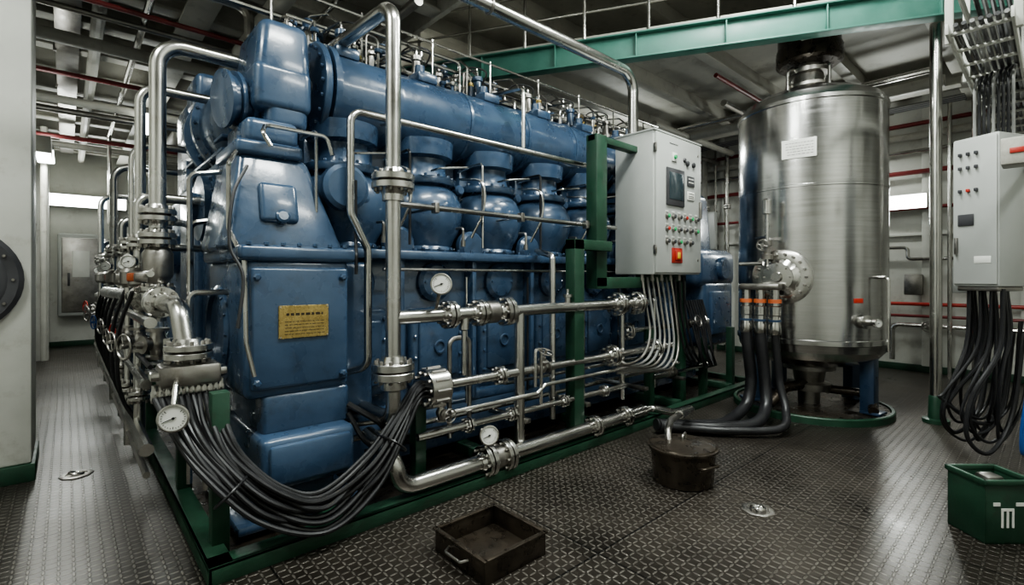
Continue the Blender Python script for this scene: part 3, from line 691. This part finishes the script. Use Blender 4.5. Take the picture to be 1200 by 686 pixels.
b.make('fuel_manifold_pipework')
b = B()
b.box((.95,2.6),(7.0,10.6),(.12,1.2),BLUE,.05); b.box((1.05,2.4),(7.2,10.4),(1.2,2.6),BLUE,.08)
for y in (7.5,8.4,9.3,10.1): b.lathe((1.05,y,1.9),(-1,0,0),[(.26,0),(.26,.1),(.2,.14),(0,.14)],BLUE,24); b.bolts((.95,y,1.9),(-1,0,0),.22,8,.015,.02,DBLUE); b.lathe((1.7,y,2.6),Z_,[(.25,0),(.25,.1),(.15,.15),(.12,.35),(0,.36)],BLUE,20)
b.make('auxiliary_engine')

# ------------------------------------------------------------------ cable bundle in front of engine
b = B()
N = 12
for i in range(N):
    t = i/(N-1); j = lambda s=.012: random.uniform(-s,s)
    x0 = .36+.030*i
    b.lathe((x0,3.36,.90),Z_,[(.015,0),(.017,.02),(.017,.06),(.012,.07),(.012,.1)],STEEL,10)
    b.spline([(x0,3.36,.93),(.42+.25*t+j(),3.20-.02*(i%3),.76),(.54+.20*t+j(),3.04,.55+.04*t),(.78+.14*t+j(),2.90+.03*(i%3),.27+.13*t+j()),(1.12,2.84+.03*(i%4),.12+.21*t+j()),(1.44-.02*t+j(),2.87+.04*(i%3),.26+.22*t+j()),(1.70-.02*t,2.97+.03*(i%3),.53+.15*t),(1.84,3.02+.02*(i%4),.72+.10*t),(1.92,3.05+.015*(i%4),.75+.09*t)],.0155,RUBBER,9,12)
for p,a in (((.66,2.99,.44),(.5,-.3,-.6)),((1.60,2.95,.50),(.5,.1,.6))):
    b.torus(p,a,.10,.008,RUBBER,16,6)
b.make('engine_cable_bundle')

# ------------------------------------------------------------------ control cabinet
CAB = empty('control_cabinet')
b = B()
b.box((4.69,5.72),(2.92,3.42),(1.63,3.2),GREY,.012); b.box((4.71,5.70),(2.895,2.925),(1.65,3.18),GREY,.008)
b.box((4.68,5.73),(2.9,3.43),(3.19,3.21),GREY,.004)
b.make('enclosure', CAB)
b = B()
F = 2.895
b.box((4.90,5.28),(F-.02,F),(2.40,2.82),DGREY,.012); b.box((4.94,5.24),(F-.024,F-.019),(2.47,2.77),SCREEN,.003)
b.box((5.36,5.52),(F-.012,F),(2.66,2.78),DGREY,.006); b.box((5.36,5.52),(F-.012,F),(2.5,2.6),DIAL,.006)
b.words((5.38,5.5),F-.012,(2.57,2.54,2.52),IRON,.008,(.012,.03),.002); b.words((5.38,5.5),F-.012,(2.74,2.70),DIAL,.012,(.02,.03),.002)
for x,z in ((5.36,2.92),(5.5,2.92)): b.lathe((x,F,z),(0,-1,0),[(.03,0),(.03,.02),(.015,.03),(0,.03)],DGREY,14)
b.box((5.02,5.12),(F-.015,F),(2.9,3.0),DIAL,.004)
b.lathe((5.07,F-.015,2.95),(0,-1,0),[(.025,0),(.02,.02),(0,.022)],BGREEN,12)
b.lathe((5.3,F,2.95),(0,-1,0),[(.03,0),(.02,.02),(0,.022)],DGREY,12)
cols = [BGREEN,DGREY,DGREY,RED,BGREEN,DGREY,DGREY,DGREY]
for r_, z in enumerate((2.28,2.14,2.0)):
    for c in range(6 if r_<2 else 5):
        x = 4.92+.13*c
        b.lathe((x,F,z),(0,-1,0),[(.034,0),(.034,.01),(.026,.012),(.024,.03),(0,.032)],DSTEEL,14)
        b.lathe((x,F-.01,z),(0,-1,0),[(.022,0),(.022,.026),(.018,.03),(0,.03)],cols[(r_*3+c)%8],12)
        b.box((x-.03,x+.03),(F-.003,F),(z+.045,z+.06),DIAL,0)
b.box((5.02,5.24),(F-.012,F),(1.76,1.93),RED,.006); b.box((5.07,5.19),(F-.03,F-.01),(1.79,1.90),RED,.01); b.box((5.10,5.16),(F-.034,F-.028),(1.81,1.88),YELLOW,.004)
b.words((4.98,5.16),F,(3.09,),DGREY,.012,(.015,.03),.002)
for z in (1.85,2.95): b.box((4.685,4.70),(2.88,2.92),(z,z+.1),DSTEEL,.004)
b.box((5.64,5.67),(F-.03,F),(2.3,2.5),DSTEEL,.006)
for z in (1.8,3.05):
    b.lathe((5.62,F,z),(0,-1,0),[(.015,0),(.015,.006),(0,.008)],DSTEEL,10)
b.make('control_fittings', CAB)
b = B()
for i in range(10):
    x = 4.75+.10*i; t = i/9
    b.lathe((x,3.1+.03*(i%2),1.56),Z_,[(.025,0),(.025,.03),(.02,.035),(.02,.08)],DSTEEL,8)
    if i < 7:
        b.spline([(x,3.1,1.6),(x,3.05,1.3),(x-.03,2.98,.98-.03*i),(x-.2,2.96,.76-.03*i),(x-.45,3.0,.70-.025*i),(4.25,3.08,.78-.03*i)],.0135,CABLE if i%3 else DSTEEL,8)
    else:
        b.spline([(x,3.1,1.6),(x,3.06,1.1),(x+.15,3.05,.7),(x+.4,3.1,.5),(x+.5,3.3,.5)],.015,RUBBER,8)
for i in range(8): b.spline([(5.9+.06*i,3.2,1.3),(5.9+.06*i,3.1,.95),(5.95+.05*i,3.02+.02*(i%3),.6),(6.2+.04*i,3.08,.42),(6.5,3.2,.6)],.014,RUBBER,8)
b.make('cabinet_cables', CAB)

# ------------------------------------------------------------------ tank
TX, TY = 6.80, 2.06
TK = empty('storage_tank')
b = B()
R0 = .79
b.lathe((TX,TY,0),Z_,[(.0,.52),(.25,.53),(.5,.58),(.7,.67),(.775,.76),(R0,.84),(R0+.012,.85),(R0+.012,.90),(R0,.91),(R0,2.60),(R0+.008,2.605),(R0+.008,2.63),(R0,2.635),(R0,3.55),(R0+.012,3.56),(R0+.012,3.60),(R0,3.61),(.74,3.69),(.60,3.77),(.42,3.83),(.22,3.86),(0,3.865)],TANKM,96)
b.make('vessel', TK, 20)
b = B()
b.lathe((TX,TY,3.84),Z_,[(.2,0),(.2,.06),(.27,.065),(.27,.1),(.18,.105),(.16,.24),(.22,.25),(.22,.30),(.15,.31),(.15,.42)],DSTEEL,32); b.bolts((TX,TY,3.94),Z_,.24,12,.014,.03,DSTEEL)
b.lathe((TX,TY,4.20),Z_,[(.32,0),(.36,.03),(.36,.2),(.34,.24),(.34,.43)],IRON,32)
for k in range(4): b.tube([(TX+.3*math.cos(k*1.6+2.6),TY+.3*math.sin(k*1.6+2.6),3.8),(TX+.3*math.cos(k*1.6+2.6),TY+.3*math.sin(k*1.6+2.6),4.12),(TX,TY,4.2)],.02,STEEL,8,.05)
nx, ny = TX-R0, TY+.02; A = V((-1,-.05,0)).normalized(); NO = V((nx+.12,ny,1.60))
b.lathe(NO,A,[(.24,0),(.24,.15)],STEEL,40)
b.lathe(NO+A*.13,A,[(.29,0),(.305,.005),(.305,.04),(.29,.045)],STEEL,44); b.lathe(NO+A*.185,A,[(.29,0),(.305,.005),(.305,.04),(.295,.045),(.20,.046),(.19,.055),(.13,.10),(.12,.10),(.12,.14),(.155,.145),(.155,.175),(.06,.18),(.05,.22),(0,.22)],STEEL,44)
b.lathe(NO+A*.17,A,[(.25,0),(.25,.02)],IRON,32)
b.bolts(NO+A*.23,A,.255,18,.017,.035,DSTEEL); b.bolts(NO+A*.36,A,.13,8,.010,.02,DSTEEL)
hx = nx-.36
b.box((hx-.06,hx+.06),(ny-.10,ny+.32),(1.46,1.53),DSTEEL,.02); b.cyl((nx-.1,ny+.1,1.5),(hx,ny+.1,1.5),.04,DSTEEL,14)
b.tube([(nx-.2,ny+.1,1.62),(nx-.2,ny+.1,2.4)],.02,STEEL,10); b.lathe((nx-.2,ny+.1,2.3),Z_,[(.03,0),(.045,.01),(.045,.16),(.02,.18)],STEEL,14)
b.lathe((nx-.2,ny+.1,1.8),Z_,[(.06,0),(.06,.05),(.035,.06),(.035,.14),(.06,.15),(.06,.2)],DSTEEL,14); b.wheel((nx-.32,ny+.1,1.95),(1,0,0),.06,DSTEEL)
b.tube([(nx-.2,ny+.1,2.05),(nx-.1,ny+.25,2.05),(nx+.1,ny+.3,2.05)],.015,STEEL,8,.03); b.cyl((nx-.3,ny+.1,1.75),(nx-.3,ny+.36,1.75),.022,STEEL,10)
hoses = [(ny+.26,0),(ny+.11,1),(ny-.04,2)]
for y, i in hoses:
    b.lathe((hx,y,.98),Z_,[(.055,0),(.064,.02),(.064,.1),(.055,.12),(.055,.2),(.062,.21),(.062,.3),(.045,.31),(.045,.5)],STEEL,18)
    b.lathe((hx,y,1.12),Z_,[(.066,0),(.066,.022)],DBLUE,18); b.lathe((hx,y,1.32),Z_,[(.066,0),(.066,.04)],ORANGE,18)
def on_tank(az, z, r=R0): return V((TX+r*math.cos(az), TY+r*math.sin(az), z))
p = on_tank(math.radians(190),3.0,R0+.004)
b.box((p.x-.008,p.x+.008),(p.y-.17,p.y+.17),(2.92,3.13),DIAL,.003,1,rot=rz(10))
for z in (3.085,3.05,3.02,2.99,2.96):
    y0 = -.14
    while y0 < .12:
        w_ = random.uniform(.01,.035); b.box((p.x-.0095,p.x-.007),(p.y+y0,p.y+y0+w_),(z,z+.007),CABLE,0,rot=rz(10),pivot=(p.x,p.y,z)); y0 += w_+.01
p = on_tank(math.radians(236),1.12); nrm = (p-V((TX,TY,1.12))).normalized()
b.lathe(p-nrm*.03,nrm,[(.06,0),(.06,.06),(.075,.065),(.075,.09),(.035,.095),(.035,.16)],STEEL,18); b.gauge(p+nrm*.17,nrm,.045)
p = on_tank(math.radians(250),1.6); nrm = (p-V((TX,TY,1.6))).normalized()
b.tube([p,p+nrm*.12,p+nrm*.12+V((0,0,-.8))],.018,STEEL,8,.04)
p = on_tank(math.radians(232),1.34,R0+.003); b.box((p.x-.05,p.x+.05),(p.y-.004,p.y+.004),(1.32,1.37),RED,.001,rot=rz(-38))
b.lathe((TX,TY,.53),(0,0,-1),[(.28,0),(.28,.05),(.18,.06),(.16,.2),(.24,.22),(.24,.3),(.12,.31),(.12,.47)],DSTEEL,28)
b.tube([(TX-.1,TY,.3),(TX-.5,TY+.1,.3),(TX-.7,TY+.2,.12)],.06,IRON,12,.1); b.tube([(TX,TY,.25),(TX+.1,TY-.6,.25),(TX-.2,TY-.7,.12)],.05,IRON,12,.1)
b.make('tank_fittings', TK)
b = B()
for az in (128,262,330,50):
    c, s_ = math.cos(math.radians(az)), math.sin(math.radians(az))
    b.box((TX+.64*c-.07,TX+.64*c+.07),(TY+.64*s_-.07,TY+.64*s_+.07),(.08,.80),DBLUE,.01,rot=rz(az))
    b.box((TX+.68*c-.1,TX+.68*c+.1),(TY+.68*s_-.1,TY+.68*s_+.1),(.07,.10),DBLUE,.006,rot=rz(az))
b.lathe((TX,TY,0),Z_,[(.85,0),(.85,.07),(.84,.08),(.81,.08),(.81,.03),(0,.03)],GREEN,64)
b.lathe((TX,TY,.031),Z_,[(.80,0),(.80,.03),(0,.03)],IRON,64)
b.make('tank_stand', TK)
b = B()
for y, i in hoses:
    r_ = .06
    b.spline([(hx,y,1.02),(hx+.01,y-.02,.75),(hx+.03,y-.04,.45),(hx-.06,y-.03-.05*i,.20),(hx-.36,y-.0-.09*i,.085),(5.0-.05*i,2.38-.09*i,.068),(4.72,2.60-.08*i,.07),(4.45,2.74-.04*i,.10)],r_ if i<2 else .04,RUBBER,14,12)
b.make('suction_hose')

# ------------------------------------------------------------------ pot, tray, crate, floor sockets
b = B(); px, py = 3.60, 1.98
b.lathe((px,py,0),Z_,[(0,.0),(.215,.0),(.225,.01),(.245,.26),(.265,.265),(.265,.28),(.24,.285),(.235,.25),(.225,.22),(0,.215)],IRON,40)
b.lathe((px,py,.28),Z_,[(.252,0),(.245,.012),(.1,.03),(0,.032)],IRON,36)
b.tube([(px-.14,py-.20,.18),(px-.17,py-.26,.20),(px-.02,py-.30,.20),(px+.02,py-.245,.18)],.01,IRON,8,.02)
b.tube([(px,py,.30),(px,py,.35),(px+.1,py+.03,.35),(px+.1,py+.03,.31)],.01,DSTEEL,8,.02)
b.tube([(px-.03,py+.10,.29),(px,py+.13,.36),(px+.25,py+.25,.37),(px+.7,py+.42,.30)],.028,DSTEEL,12,.08)
b.make('oil_pot')
b = B()
x0,x1,y0,y1,h = 1.60,2.05,1.98,2.44,.13
b.box((x0,x1),(y0,y1),(0,.012),IRON,.003)
for (xa,xb,ya,yb) in ((x0,x0+.012,y0,y1),(x1-.012,x1,y0,y1),(x0,x1,y0,y0+.012),(x0,x1,y1-.012,y1)): b.box((xa,xb),(ya,yb),(0,h),IRON,.003)
for (xa,xb,ya,yb) in ((x0-.012,x0+.016,y0-.012,y1+.012),(x1-.016,x1+.012,y0-.012,y1+.012),(x0,x1,y0-.012,y0+.016),(x0,x1,y1-.016,y1+.012)): b.box((xa,xb),(ya,yb),(h-.006,h+.006),IRON,.003)
b.tube([(x0,2.12,.08),(x0-.04,2.14,.075),(x0-.04,2.28,.075),(x0,2.30,.08)],.008,DSTEEL,8,.015)
b.box((x0+.012,x1-.012),(y0+.012,y1-.012),(.012,.02),IRON,0)
b.make('drip_tray')
CR = (4.27,.29); M_ = rz(-42); SC = .8
b = B()
def cb(lx,ly,z,mat,bev=.004): b.box((CR[0]+lx[0]*SC,CR[0]+lx[1]*SC),(CR[1]+ly[0]*SC,CR[1]+ly[1]*SC),z,mat,bev,rot=M_,pivot=(CR[0],CR[1],0))
cb((-.18,.2),(-.16,.16),(0,.02),GREEN)
for q in (((-.18,.2),(-.16,-.145)),((-.18,.2),(.145,.16)),((-.18,-.165),(-.16,.16)),((.185,.2),(-.16,.16))): cb(q[0],q[1],(0,.36),GREEN)
for q in (((-.195,.215),(-.175,-.14)),((-.195,.215),(.14,.175)),((-.195,-.16),(-.175,.175)),((.18,.215),(-.175,.175))): cb(q[0],q[1],(.35,.385),GREEN,.008)
for lx,z0,z1 in ((-.06,.1,.2),(-.02,.1,.2),(.02,.1,.2)): cb((lx,lx+.014),(-.165,-.158),(z0,z1),DIAL,0)
cb((-.06,.034),(-.165,-.158),(.2,.215),DIAL,0); cb((.05,.12),(-.165,-.158),(.23,.25),DIAL,0); cb((-.12,-.07),(-.165,-.158),(.23,.25),DIAL,0)
cb((-.1,.05),(-.1,.08),(.15,.33),GREY,.03); cb((-.02,.13),(-.02,.12),(.1,.36),DSTEEL,.03)
b.make('green_crate')
for i,(x,y) in enumerate(((.06,5.32),(3.52,1.38))):
    b = B(); b.lathe((x,y,0),Z_,[(.11,0),(.11,.006),(.1,.01),(.075,.01),(.07,.002),(0,.002)],DSTEEL,8); b.torus((x,y,.018),(.2,.1,1),.045,.009,STEEL,16,6); b.cyl((x-.06,y,.014),(x+.06,y,.014),.009,STEEL,8)
    b.make('deck_lashing_socket')

# ------------------------------------------------------------------ right side
b = B()
b.tube([(7.1,.9,.1),(7.1,.9,ZM)],.055,STEEL,16); b.lathe((7.1,.9,0),Z_,[(.12,0),(.12,.04),(.07,.05),(.065,.28),(.056,.3)],GREEN,20)
b.make('stanchion_pole')
b = B(); b.box((6.55,7.0),(-.5,.20),(.12,ZC-.33),WHITE,.02); b.box((6.53,7.02),(-.52,.22),(0,.12),GREEN,.01); b.make('white_column')
SWC = empty('switch_cabinet')
b = B(); PV = V((6.0,.40,0)); RR = rz(-26)
def sb(lx,ly,z,mat,bev=.004): b.box((PV.x+lx[0],PV.x+lx[1]),(PV.y+ly[0],PV.y+ly[1]),z,mat,bev,rot=RR,pivot=PV)
sb((-.18,.18),(-.17,.17),(1.52,2.82),GREY,.012); sb((-.195,-.18),(-.16,.16),(1.54,2.80),GREY,.006)
for z in (2.66,2.54,2.34):
    for y in (-.02,.04,.10): sb((-.22,-.195),(y-.012,y+.012),(z,z+.03),RED if (z,y)==(2.34,.04) else DGREY,.006)
sb((-.205,-.195),(-.0,.12),(2.05,2.15),DGREY,.004); sb((-.22,-.195),(.12,.14),(1.8,1.95),DSTEEL,.004)
sb((-.198,-.194),(-.12,.0),(1.72,1.78),DIAL,.001)
sb((-.16,.16),(-.15,.15),(1.48,1.52),DSTEEL,.01)
sb((.18,.7),(-.05,.0),(2.6,2.66),WHITE,.005); sb((.18,.7),(-.05,.0),(1.7,1.76),WHITE,.005)
b.make('enclosure', SWC)
b = B()
for i in range(16):
    u = (i-7.5)*.02
    P = PV+(RR @ V((-.1+.05*(i%4),u,0)))
    w_ = random.uniform(-.06,.06); low = .14+.035*(i%9)
    if i%2==0: pts = [P+V((0,0,1.5)),P+V((-.02,.02,1.0)),P+V((-.2,.17+w_,.6)),P+V((-.22,.2+w_,low+.12)),P+V((-.05,.08,low-.03)),P+V((.25,-.04,.4)),P+V((.45,-.1,1.1))]
    else: pts = [P+V((0,0,1.5)),P+V((.02,-.02,1.1)),P+V((-.05,.03+w_,.6)),P+V((.1,.03,low)),P+V((.35,-.1,.5)),P+V((.4,-.15,1.2))]
    b.spline(pts,.012 if i%3 else .017,RUBBER,8)
for i in range(9):
    u = (i-4)*.035
    P = PV+(RR @ V((.05,u,0)))
    b.spline([P+V((0,0,2.80)),P+V((0,.0,3.1)),P+V((.05,.0,3.35)),P+V((.4,-.02,3.5)),(8.0,.26+.03*i,3.5)],.012,RUBBER if i%4 else CABLE,8)
b.make('hanging_cables', SWC)
b = B()
for y in (.2,.55): b.box((4.9,9.5),(y,y+.02),(3.42,3.50),WHITE,.004)
for k in range(11): b.box((5.0+.4*k,5.04+.4*k),(.2,.57),(3.44,3.46),WHITE,.003)
for x in (5.1,6.2,7.6,9.0):
    for y in (.19,.57): b.box((x,x+.05),(y-.025,y+.025),(3.42,4.3 if x<7 else ZM),WHITE,.003)
    b.box((x,x+.04),(.19,.57),(3.9,3.95),WHITE,.003)
for x in (5.1,6.2): b.box((x,x+.05),(.16,.22),(3.9,ZC-.33),WHITE,.003)
for y in (.2,.55): b.box((5.0,9.5),(y,y+.02),(3.95,4.05),WHITE,.004)
for i in range(7): b.tube([(4.9,.24+.045*i,3.475),(9.5,.24+.045*i,3.475)],.016,RUBBER if i%4 else CABLE,7)
for i in range(6): b.tube([(5.0,.24+.05*i,4.07),(9.5,.24+.05*i,4.07)],.018,RUBBER if i%4 else CABLE,7)
b.make('cable_tray')
b = B()
b.box((5.2,5.42),(.12,.29),(2.44,2.64),CEIL,.012); b.box((5.19,5.2),(.15,.24),(2.52,2.56),RED,.003); b.box((5.42,6.54),(.14,.18),(2.50,2.55),WHITE,.004)
b.make('junction_box')
b = B()
b.spline([(5.6,.14,.95),(5.55,.15,.7),(5.58,.18,.4),(5.65,.18,.2),(5.8,.15,.4),(5.95,.12,.9),(6.5,.12,1.1)],.022,BBLUE,10); b.make('blue_air_hose')

# ------------------------------------------------------------------ north wall locker, lamps
b = B()
b.box((-.15,.65),(YN-.35,YN-.12),(.7,2.6),GREY,.05,3); b.box((-.08,.58),(YN-.38,YN-.34),(.8,2.5),DSTEEL,.03,3); b.box((.1,.4),(YN-.4,YN-.37),(1.6,2.2),DIAL,.01); b.box((.02,.06),(YN-.44,YN-.37),(1.4,1.7),DGREY,.01)
b.make('wall_locker')
b = B()
b.box((-.6,-.40),(7.5,8.0),(1.2,2.0),GREY,.02); b.box((-.6,-.42),(9.0,9.8),(1.0,2.2),DGREY,.02); b.box((-.6,-.45),(11,11.6),(.9,2.0),GREY,.02)
b.tube([(-.45,6.3,2.6),(-.45,14,2.6)],.04,STEEL,10); b.tube([(-.4,6.3,.5),(-.4,6.3,3.9)],.04,STEEL,10); b.tube([(-.42,10.3,.2),(-.42,10.3,4)],.05,CEIL,10)
b.box((-.6,-.25),(13.0,13.2),(0,4.4),WHITE,.01); b.tube([(-.3,12.2,.1),(-.3,12.2,4.3)],.05,CEIL,10)
b.make('bulkhead_switchgear')

def lamp(name, c, size, power, direction=(0,0,-1), up=0.0, col=(.95,1,.96)):
    """fluorescent fixture: housing + diffuser mesh, area light just outside the diffuser (and optionally an added upward light for the ceiling)"""
    x,y,z = c; sx,sy,sz = size; d = V(direction)
    b = B()
    b.box((x-sx/2,x+sx/2),(y-sy/2,y+sy/2),(z-sz/2,z+sz/2),CEIL,.012)
    o = d*0.03
    b.box((x-sx/2*.96+o.x,x+sx/2*.96+o.x),(y-sy/2*.96+o.y,y+sy/2*.96+o.y),(z-sz/2*.96+o.z,z+sz/2*.96+o.z),TUBE,.012)
    ob = b.make(name)
    def al(power, d):
        L = bpy.data.lights.new(name+'_light','AREA'); L.shape='RECTANGLE'; L.energy=power; L.color=col
        lo = bpy.data.objects.new(name+'_light',L)
        L.size, L.size_y = (sx, sy) if abs(d.z) > .9 else ((sx, sz) if abs(d.y) > .9 else (sy, sz))
        half = abs(d.x)*sx/2+abs(d.y)*sy/2+abs(d.z)*sz/2
        wp = V(c)+d*(half+.06)
        if d.z < -.9: q = Matrix.Identity(3).to_quaternion()
        elif d.z > .9: q = Matrix.Rotation(math.pi,3,'X').to_quaternion()
        else: q = d.to_track_quat('-Z','Z')
        lo.rotation_mode='QUATERNION'; lo.rotation_quaternion=q; lo.location=wp
        scene.collection.objects.link(lo); lo.parent = ob; lo.matrix_parent_inverse = Matrix.Translation(-ob.location)
    if power > 0: al(power, d)
    if up > 0: al(up, V((0,0,1)))  # upward light added to brighten the ceiling, the housing has no diffuser there
    return ob
lamp('added_deckhead_lamp',(.35,YN-.2,3.35),(1.5,.14,.28),60,(0,-1,0))
lamp('added_deckhead_lamp',(XE-.2,1.8,2.86),(.14,.75,.24),45,(-1,0,0))
lamp('added_deckhead_lamp',(-.2,8.2,3.15),(.14,.6,.2),30,(0,0,-1),up=6)
lamp('added_deckhead_lamp',(-.25,11.5,3.7),(.2,1.2,.08),40,up=10)  # lamp added under the low deck to brighten that side
lamp('added_deckhead_lamp',(.9,9.0,3.9),(.2,1.2,.08),25,up=8)  # second added lamp below the deck, lifts the dark deckhead
lamp('added_deckhead_lamp',(1.6,1.2,5.6),(1.6,.4,.1),185,up=20)  # unseen lamp, added to light the scene from above the camera
lamp('added_deckhead_lamp',(4.6,1.6,5.6),(1.6,.4,.1),205,up=20)  # another added overhead lamp, out of view
lamp('added_deckhead_lamp',(-1.6,2.6,5.6),(.4,1.6,.1),160,up=20)  # added out of view on the left for overhead light
lamp('added_deckhead_lamp',(3.4,-1.2,5.6),(1.6,.4,.1),110,up=15)  # added out of view on the right for overhead light
lamp('added_deckhead_lamp',(3.9,9.5,5.7),(1.6,.4,.1),70,up=18)  # hidden lamp added to lighten the dark upper level
lamp('added_deckhead_lamp',(7.6,5.4,3.9),(1.0,.2,.08),50,up=14)
lamp('added_deckhead_lamp',(9.6,2.8,3.9),(.2,1.2,.08),35,up=14)
lamp('added_deckhead_lamp',(9.4,7.5,3.9),(.2,1.2,.08),50,up=14)

w = bpy.data.worlds.new('world'); w.use_nodes = True; scene.world = w
w.node_tree.nodes['Background'].inputs[0].default_value = (.6,.65,.65,1); w.node_tree.nodes['Background'].inputs[1].default_value = .03

# ------------------------------------------------------------------ camera
cd = bpy.data.cameras.new('camera'); cam = bpy.data.objects.new('camera', cd); scene.collection.objects.link(cam)
cam.location = (0,0,1.6); cam.rotation_euler = (math.radians(90),0,math.radians(-42.1))
cd.sensor_width = 36; cd.lens = 17.34; cd.shift_y = -.015; cd.clip_end = 100; cd.clip_start = .05
scene.camera = cam
try:
    scene.view_settings.view_transform = 'AgX'; scene.view_settings.look = 'AgX - Medium High Contrast'
except Exception as e: print(e)
scene.view_settings.exposure = 0.0
